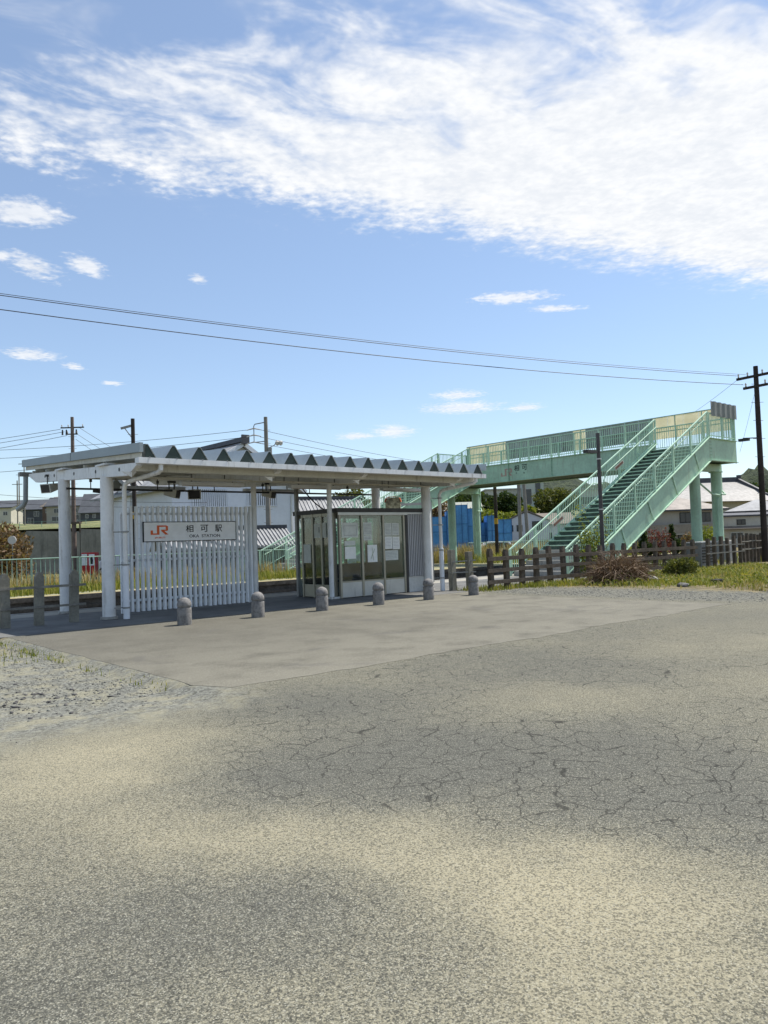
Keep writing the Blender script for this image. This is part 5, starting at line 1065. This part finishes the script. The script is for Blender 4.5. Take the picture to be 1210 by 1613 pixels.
def tree(label, x, y, z0, z1, w_, m_, n_=3500, leaf=.16, trunk=.15, low=.3, name='tree', cat='tree', group=None, nb=9, conic=False):
    t_ = thing(name, label, cat, (x, y, z0), group); H = z1-z0; c0 = z0+H*low; blobs = []
    for i in range(nb):
        f = (i+.5)/nb; a = i*2.4; rad = w_/2*(.62 if not conic else .5*(1-f)); 
        zz = c0+(z1-c0)*(.18+.68*f); env = math.sin(math.pi*min(1, .25+.62*f)) if not conic else (1.05-f)
        br = w_*(.20+.12*rng.random())*(env*.7+.3)
        blobs.append((x+math.cos(a)*rad*env, y+math.sin(a)*rad*env, zz, br, br, br*.8))
    P = crown_pts(blobs, n_); V, Q = cards(P, leaf); 
    g = MB().tube([(x, y, z0-.3), (x+.02*H, y, z0+H*.3), (x-.02*H, y+.02*H, z0+H*.7)], trunk, 8)
    for b in blobs[::2]: g.tube([(x+.01*H, y, z0+H*low*.9), ((x+b[0])/2, (y+b[1])/2, (z0+H*low+b[2])/2), b[:3]], trunk*.4, 6)
    g.build('trunk', bark, t_); np_mesh('crown', V, Q, m_, t_)
def bush(label, x, y, z0, w_, h_, m_, n_, leaf, name='shrub', nb=6):
    t_ = thing(name, label, 'shrub', (x, y, z0)); blobs = []
    for i in range(nb):
        a = i*2.4; q = w_*.27*(0 if i == 0 else 1); br = w_*(.24+.08*rng.random()); blobs.append((x+math.cos(a)*q, y+math.sin(a)*q, z0+h_*(.35+.3*rng.random()), br, br, h_*.42))
    V, Q = cards(crown_pts(blobs, n_), leaf); np_mesh('foliage', V, Q, m_, t_); g = MB()
    for b in blobs: g.tube([(x, y, z0-.05), ((x+b[0])/2, (y+b[1])/2, z0+h_*.3), b[:3]], .02, 5)
    g.build('stem', bark, t_)
def at(l, d): return fr(l, d)
tree('brown and olive leafed bushy tree at the end of the trackside railing', *at(-22.3, 44), -.2, 3.5, 4.2, leaf_brown, 5200, .12, .09, .1)
tree('olive green round tree above the grey tiled roof', *at(-3.4, 78), -.3, 7.4, 5.2, leaf_olive, 4200, .18, .2, .35)
tree('dark broadleaf tree directly behind the column of the footbridge', *at(17.6, 150), 3, 11.6, 8.0, leaf_dark, 3600, .34, .25, .2)
tree('dark broadleaf tree between the gymnasium and the pair of concrete poles', *at(23.6, 152), 3, 11.2, 7.4, leaf_dark, 3600, .34, .25, .2)
tree('grey-green spreading tree below the school tower', *at(33.2, 148), 4.5, 10.8, 8.6, leaf_olive, 4200, .32, .25, .2)
tree('low round green bush on the slope below the school', *at(26.4, 142), 5, 7.6, 3.4, leaf_bright, 1200, .25, .12, .1)
tree('bright yellow-green bamboo-like thicket behind the blue sheets', *at(13.6, 108), 0, 6.3, 6.4, leaf_bright, 4200, .26, .1, .05, nb=12)
tree('second yellow-green thicket between the footbridge column and the banded pole', *at(17.2, 112), 0, 5.6, 6.0, leaf_bright, 3600, .26, .1, .05, nb=12)
tree('brownish bare-looking tree left of the blue sheets behind the white column', *at(6.8, 96), 0, 7.4, 4.0, leaf_brown, 1600, .22, .12, .3)
tree('olive tree behind the brown-roofed house', *at(58, 150), 0, 10.5, 9.0, leaf_olive, 3600, .34, .25, .3); tree('second olive tree behind the brown-roofed house beside the stair', *at(50.5, 146), 0, 9.3, 8.0, leaf_olive, 3000, .34, .25, .3)
tree('wide dark tree beyond the tiled hall', *at(88.5, 185), 2, 13.4, 11, leaf_dark, 3600, .4, .3, .2); tree('olive tree beyond the hall beside the wooden pole', *at(97, 180), 2, 12.2, 10, leaf_olive, 3600, .4, .3, .2)
tree('small trimmed pine in front of the tiled hall', *at(44.5, 94), 0, 5.0, 2.4, leaf_dark, 1800, .14, .1, .5, conic=True)
tree('dark narrow conifer behind the green railing', *at(19.4, 52), -.2, 2.55, 1.5, leaf_dark, 2200, .08, .06, .05, conic=True); tree('second dark conifer next to the red-leaved shrub', *at(17.0, 50.5), -.2, 2.2, 1.4, leaf_dark, 1800, .08, .06, .05, conic=True)
bush('red-leaved shrub behind the green railing', *at(18.1, 51), -.15, 1.7, 2.2, leaf_red, 1500, .07)
bush('pale flowering shrub behind the footbridge column', *at(20.6, 52.5), -.15, 1.3, 1.7, leaf_brown, 1200, .07)
bush('bright green rounded shrub between the footbridge columns', *at(21.0, 50), -.15, 2.0, 2.15, leaf_bright, 2200, .08)
bush('small round green shrub in the grass by the sleeper fence', 26.5, 14.15, 0, 1.15, .75, leaf_olive, 2600, .05)
# creeper on the stair foot
cv_ = thing('creeper', 'green creeper climbing over the foot of the near stair railing', 'climbing plant', (25.8, 17.6, 0))
P = []; g = MB()
for i in range(9):
    x0 = 25.3+rng.random()*2.0; top = .7+2.1*rng.random(); pts = [(x0+rng.normal(0, .06)*j, 17.75+rng.normal(0, .12), top*j/6) for j in range(7)]; g.tube(pts, .008, 4)
    for j in range(190): f = rng.random(); P.append((x0+rng.normal(0, .14), 17.75+rng.normal(0, .13), top*f**.8))
g.build('stem', bark, cv_); V, Q = cards(np.array(P), .055); np_mesh('leaves', V, Q, leaf_bright, cv_)
# heap of dry stems
db = thing('dry_bush', 'heap of brown dry stems in front of the sleeper fence', 'bush', (22.6, 14.45, 0))
N = 4200; th = rng.random(N)*2*np.pi; rr = rng.random(N)**.6; bx0 = 22.75+.95*rr*np.cos(th)*1.05; by0 = 14.3+.7*rr*np.sin(th); hgt = .95*np.sqrt(np.clip(1-rr**2*.9, 0, 1))
z0_ = rng.random(N)*hgt*.75; dr = rng.normal(size=(N, 3)); dr[:, 2] = dr[:, 2]*.8+.15; dr /= np.linalg.norm(dr, axis=1)[:, None]; ln = .18+.32*rng.random(N)
A = np.stack([bx0, by0, z0_], 1); B = A+dr*ln[:, None]; C_ = A+dr*ln[:, None]*1.9+np.stack([rng.normal(0, .05, N), rng.normal(0, .05, N), -.10-.14*rng.random(N)], 1); C_[:, 2] = np.clip(C_[:, 2], .01, 1.1)
sdv = np.cross(dr, rng.normal(size=(N, 3))); sdv /= np.linalg.norm(sdv, axis=1)[:, None]; sdv *= .007
V = np.stack([A-sdv, A+sdv, B+sdv, B-sdv, C_+sdv*.5, C_-sdv*.5], 1).reshape(-1, 3); i0 = np.arange(N)[:, None]*6
np_mesh('stems', V, np.concatenate([i0+np.array([[0, 1, 2, 3]]), i0+np.array([[3, 2, 4, 5]])]), stem_brown, db)
V, Q = cards(np.stack([22.75+rng.normal(0, .7, 500), 13.9+rng.normal(0, .3, 500), np.abs(rng.normal(.12, .12, 500))], 1), .045); np_mesh('leaves', V, Q, leaf_olive, db)
# grass
def blades(name, label, X, Y, Z, hmin, hmax, wd_, m_, lean=.35):
    N = len(X); h_ = hmin+(hmax-hmin)*rng.random(N)**1.6; a = rng.random(N)*2*np.pi; d = np.stack([np.cos(a), np.sin(a), 0*a], 1); s_ = np.stack([-np.sin(a), np.cos(a), 0*a], 1)*(wd_*(.6+.8*rng.random(N)))[:, None]/2
    A = np.stack([X, Y, Z], 1); le = (lean*h_*rng.random(N)*1.4)[:, None]; M_ = A+d*le*.35+np.stack([0*h_, 0*h_, h_*.6], 1); T = A+d*le+np.stack([0*h_, 0*h_, h_*(.95-.15*rng.random(N))], 1)
    V = np.stack([A-s_, A+s_, M_+s_*.8, M_-s_*.8, T+s_*.12, T-s_*.12], 1).reshape(-1, 3); i0 = np.arange(N)[:, None]*6
    o = np_mesh(name, V, np.concatenate([i0+np.array([[0, 1, 2, 3]]), i0+np.array([[3, 2, 4, 5]])]), m_, kind='stuff'); o['label'] = label; o['category'] = 'grass'; return o
def field(n_, x0, x1, y0, y1, dens):
    X = x0+(x1-x0)*rng.random(n_); Y = y0+(y1-y0)*rng.random(n_); k_ = rng.random(n_) < dens(X, Y); return X[k_], Y[k_]
clump = lambda X, Y, s=1.0: .5+.5*np.sin(X*2.1*s+1.3*np.sin(Y*1.7*s))*np.sin(Y*2.6*s+1.1*np.sin(X*1.3*s))
X, Y = field(52000, 19.2, 36, 7.8, 16.2, lambda X, Y: np.clip((X-20.0-.9*clump(Y, X, .8))/2.2, 0, 1)*(.25+.75*clump(X, Y))+np.clip((Y-14.6)/1.2, 0, 1)*.8*(X > 19.5)); blades('verge_grass', 'green and straw coloured grass between the gravel and the sleeper fence', X, Y, 0*X-.02, .04, .24, .02, grass_mix, .8)
X, Y = field(9000, 20.5, 38, 8, 16.1, lambda X, Y: .8*(clump(X, Y, .6) > .62)); blades('dry_verge_grass', 'dry straw tufts in the verge by the sleeper fence', X, Y, 0*X-.02, .08, .30, .02, grass_dry)
X, Y = field(26000, 20.2, 34, 8.2, 16.0, lambda X, Y: np.clip((X-20.8)/2, 0, 1)*(clump(X, Y, .75)**2)); V, Q = cards(np.stack([X, Y, .02+.16*rng.random(len(X))**1.5*(.4+clump(X, Y))], 1), .045); o = np_mesh('verge_weeds', V, Q, leafmat('weed_leaf', [(0, (.05, .08, .012)), (.45, (.12, .16, .025)), (.8, (.24, .25, .05)), (1, (.42, .34, .06))]), kind='stuff'); o['label'] = 'low leafy weeds and yellow flowers in the verge by the sleeper fence'; o['category'] = 'weeds'
X, Y = field(5000, 17.5, 22, 15.6, 16.9, lambda X, Y: .35+0*X); blades('fence_weeds', 'small weeds along the foot of the sleeper fence', X, Y, 0*X, .04, .2, .018, grass_mix)
X, Y = field(22000, 3, 24, 31.0, 34.4, lambda X, Y: np.clip((Y-30.9)/1.3, .05, 1)*(.3+.7*clump(X, Y))); blades('platform_weeds', 'low green weeds on the far platform', X, Y, 0*X, .1, .5, .03, grass_mix)
X, Y = field(13000, 3, 24, 33.8, 37.5, lambda X, Y: .15+.7*clump(X, Y, .5)); blades('tall_dry_grass', 'tall dry grass behind the railing of the far platform', X, Y, 0*X-.1, .4, 1.1, .03, grass_dry, .35)
X, Y = field(26000, 38, 66, 31.2, 42, lambda X, Y: .3+.6*clump(X, Y, .5)); blades('trackside_grass', 'rough green and straw grass beyond the footbridge', X, Y, 0*X-.1, .25, 1.0, .035, grass_mix, .4)
X, Y = field(17000, 38, 62, 36.5, 42, lambda X, Y: .9*(clump(X, Y, .7) > .38)); blades('trackside_reeds', 'tall straw reeds beyond the footbridge', X, Y, 0*X-.1, .5, 1.75, .035, grass_dry, .3)
X, Y = field(14000, 28, 48, 16.6, 21.7, lambda X, Y: .5*clump(X, Y)*(X > 31)); blades('stair_grass', 'grass around the footbridge column feet', X, Y, 0*X, .08, .4, .025, grass_mix)
X, Y = field(1600, 3.9, 4.24, 8.6, 16.2, lambda X, Y: .15+.75*(clump(X*3, Y) > .6)); blades('edge_weeds', 'tiny weeds along the edge of the forecourt pavement', X, Y, 0*X-.07, .02, .10, .012, grass_mix)
X, Y = field(2500, 2.2, 4.1, 12.5, 17.5, lambda X, Y: .5*clump(X, Y)); blades('corner_grass', 'short yellow grass beside the gravel near the concrete post fence', X, Y, 0*X-.07, .02, .12, .012, grass_mix)
X, Y = field(16000, 30, 80, 42, 60, lambda X, Y: .5*clump(X, Y, .3)); blades('far_grass', 'rough grass in front of the far houses', X, Y, 0*X-.28, .2, .7, .06, grass_mix, .4)
# gravel
def pebbles(name, label, X, Y, Z, S_, m_):
    ph = (1+5**.5)/2; iv = np.array([(-1,ph,0),(1,ph,0),(-1,-ph,0),(1,-ph,0),(0,-1,ph),(0,1,ph),(0,-1,-ph),(0,1,-ph),(ph,0,-1),(ph,0,1),(-ph,0,-1),(-ph,0,1)])/1.9
    it = np.array([(0,11,5),(0,5,1),(0,1,7),(0,7,10),(0,10,11),(1,5,9),(5,11,4),(11,10,2),(10,7,6),(7,1,8),(3,9,4),(3,4,2),(3,2,6),(3,6,8),(3,8,9),(4,9,5),(2,4,11),(6,2,10),(8,6,7),(9,8,1)])
    N = len(X); V = iv[None]*(1+.25*rng.normal(size=(N, 12, 1)))*S_[:, None, None]*np.stack([.8+.6*rng.random(N), .8+.6*rng.random(N), .45+.3*rng.random(N)], 1)[:, None, :]
    a = rng.random(N)*6.28; c, s_ = np.cos(a)[:, None], np.sin(a)[:, None]; x_ = V[:, :, 0]*c-V[:, :, 1]*s_; y_ = V[:, :, 0]*s_+V[:, :, 1]*c
    V = np.stack([x_+X[:, None], y_+Y[:, None], V[:, :, 2]+Z[:, None]], 2).reshape(-1, 3); F_ = (it[None]+12*np.arange(N)[:, None, None]).reshape(-1, 3)
    o = np_mesh(name, V, F_, m_, kind='stuff'); o['label'] = label; o['category'] = 'gravel'; return o
X, Y = field(9000, 1.0, 4.2, 6.6, 16.5, lambda X, Y: np.clip((Y-6.6)/1.6, 0, 1)*(.25+.75*clump(X, Y, .9))); pebbles('gravel', 'loose grey gravel beside the forecourt edge', X, Y, 0*X-.068, .006+.016*rng.random(len(X))**3, stonem)
X, Y = field(260, 1.6, 3.6, 8.0, 11.0, lambda X, Y: np.exp(-((X-2.55)**2+(Y-9.2)**2)/.7)); pebbles('dark_stones', 'scattered larger dark stones in the gravel', X, Y, 0*X-.065, .010+.022*rng.random(len(X))**2, stone_dk)
X, Y = field(9000, 16.6, 21.4, 6.8, 15.4, lambda X, Y: np.clip((X-17.0)/1.0, 0, 1)*np.clip((21.0-X)/1.6, 0, 1)*(.2+.6*clump(X, Y))); pebbles('gravel_strip', 'grey gravel strip between the pavement and the grass', X, Y, 0*X-.002, .012+.02*rng.random(len(X))**2, stonem)
X, Y = field(700, 1.0, 7, 1.5, 8, lambda X, Y: .5+0*X); pebbles('loose_grit', 'scattered grit on the worn asphalt', X, Y, 0*X, .002+.005*rng.random(len(X))**3, stonem)
def rock(label, x, y, sx, sy, sz, m_, name='stone'):
    import bmesh
    bm = bmesh.new(); bmesh.ops.create_icosphere(bm, subdivisions=2, radius=1)
    for v in bm.verts: f = 1+.16*math.sin(v.co.x*4+x)*math.sin(v.co.y*5)+rng.normal(0, .05); v.co = Vector((v.co.x*sx*f, v.co.y*sy*f, v.co.z*sz*f))
    me = bpy.data.meshes.new(name); bm.to_mesh(me); bm.free(); me.materials.append(m_); o = bpy.data.objects.new(name, me); COL.objects.link(o); o.location = (x, y, sz*.4); tag(o, label, 'stone'); return o
rock('flat grey stone beside the heap of dry stems', 23.7, 13.75, .38, .22, .13, conc); rock('small grey stone behind the flat stone in the grass', 25.0, 14.6, .22, .16, .12, conc); rock('brown clod of earth at the edge of the gravel strip', 21.4, 11.35, .22, .18, .10, stone_dk, 'earth_clod')
bk = thing('black_block', 'black hollow block lying in the grass at the gravel edge', 'block', (23.0, 11.1, 0)); bevel(MB().box(22.75, 23.2, 10.98, 11.2, .0, .15).build('body', tyre, bk), .012)
for i in range(3): MB().box(22.79+i*.14, 22.89+i*.14, 10.975, 10.981, .04, .12).build('cell', black, bk)
cb_ = thing('equipment_cabinet', 'grey louvred equipment cabinet behind the square post fence', 'cabinet', (34.1, 17.1, 0)); bevel(MB().box(33.4, 34.9, 16.8, 17.5, -.05, 1.1).build('cabinet', grey_steel, cb_), .02)
for i in range(6): MB().box(33.5, 34.8, 16.775, 16.799, .2+i*.13, .25+i*.13).build('louvre', dark_steel, cb_)
MB().box(33.35, 34.95, 16.75, 17.55, 1.10, 1.15).build('lid', conc_block, cb_)
sc.cycles.max_bounces = 6; sc.cycles.diffuse_bounces = 3; sc.cycles.glossy_bounces = 2; sc.cycles.transparent_max_bounces = 12; sc.cycles.caustics_reflective = False; sc.cycles.caustics_refractive = False
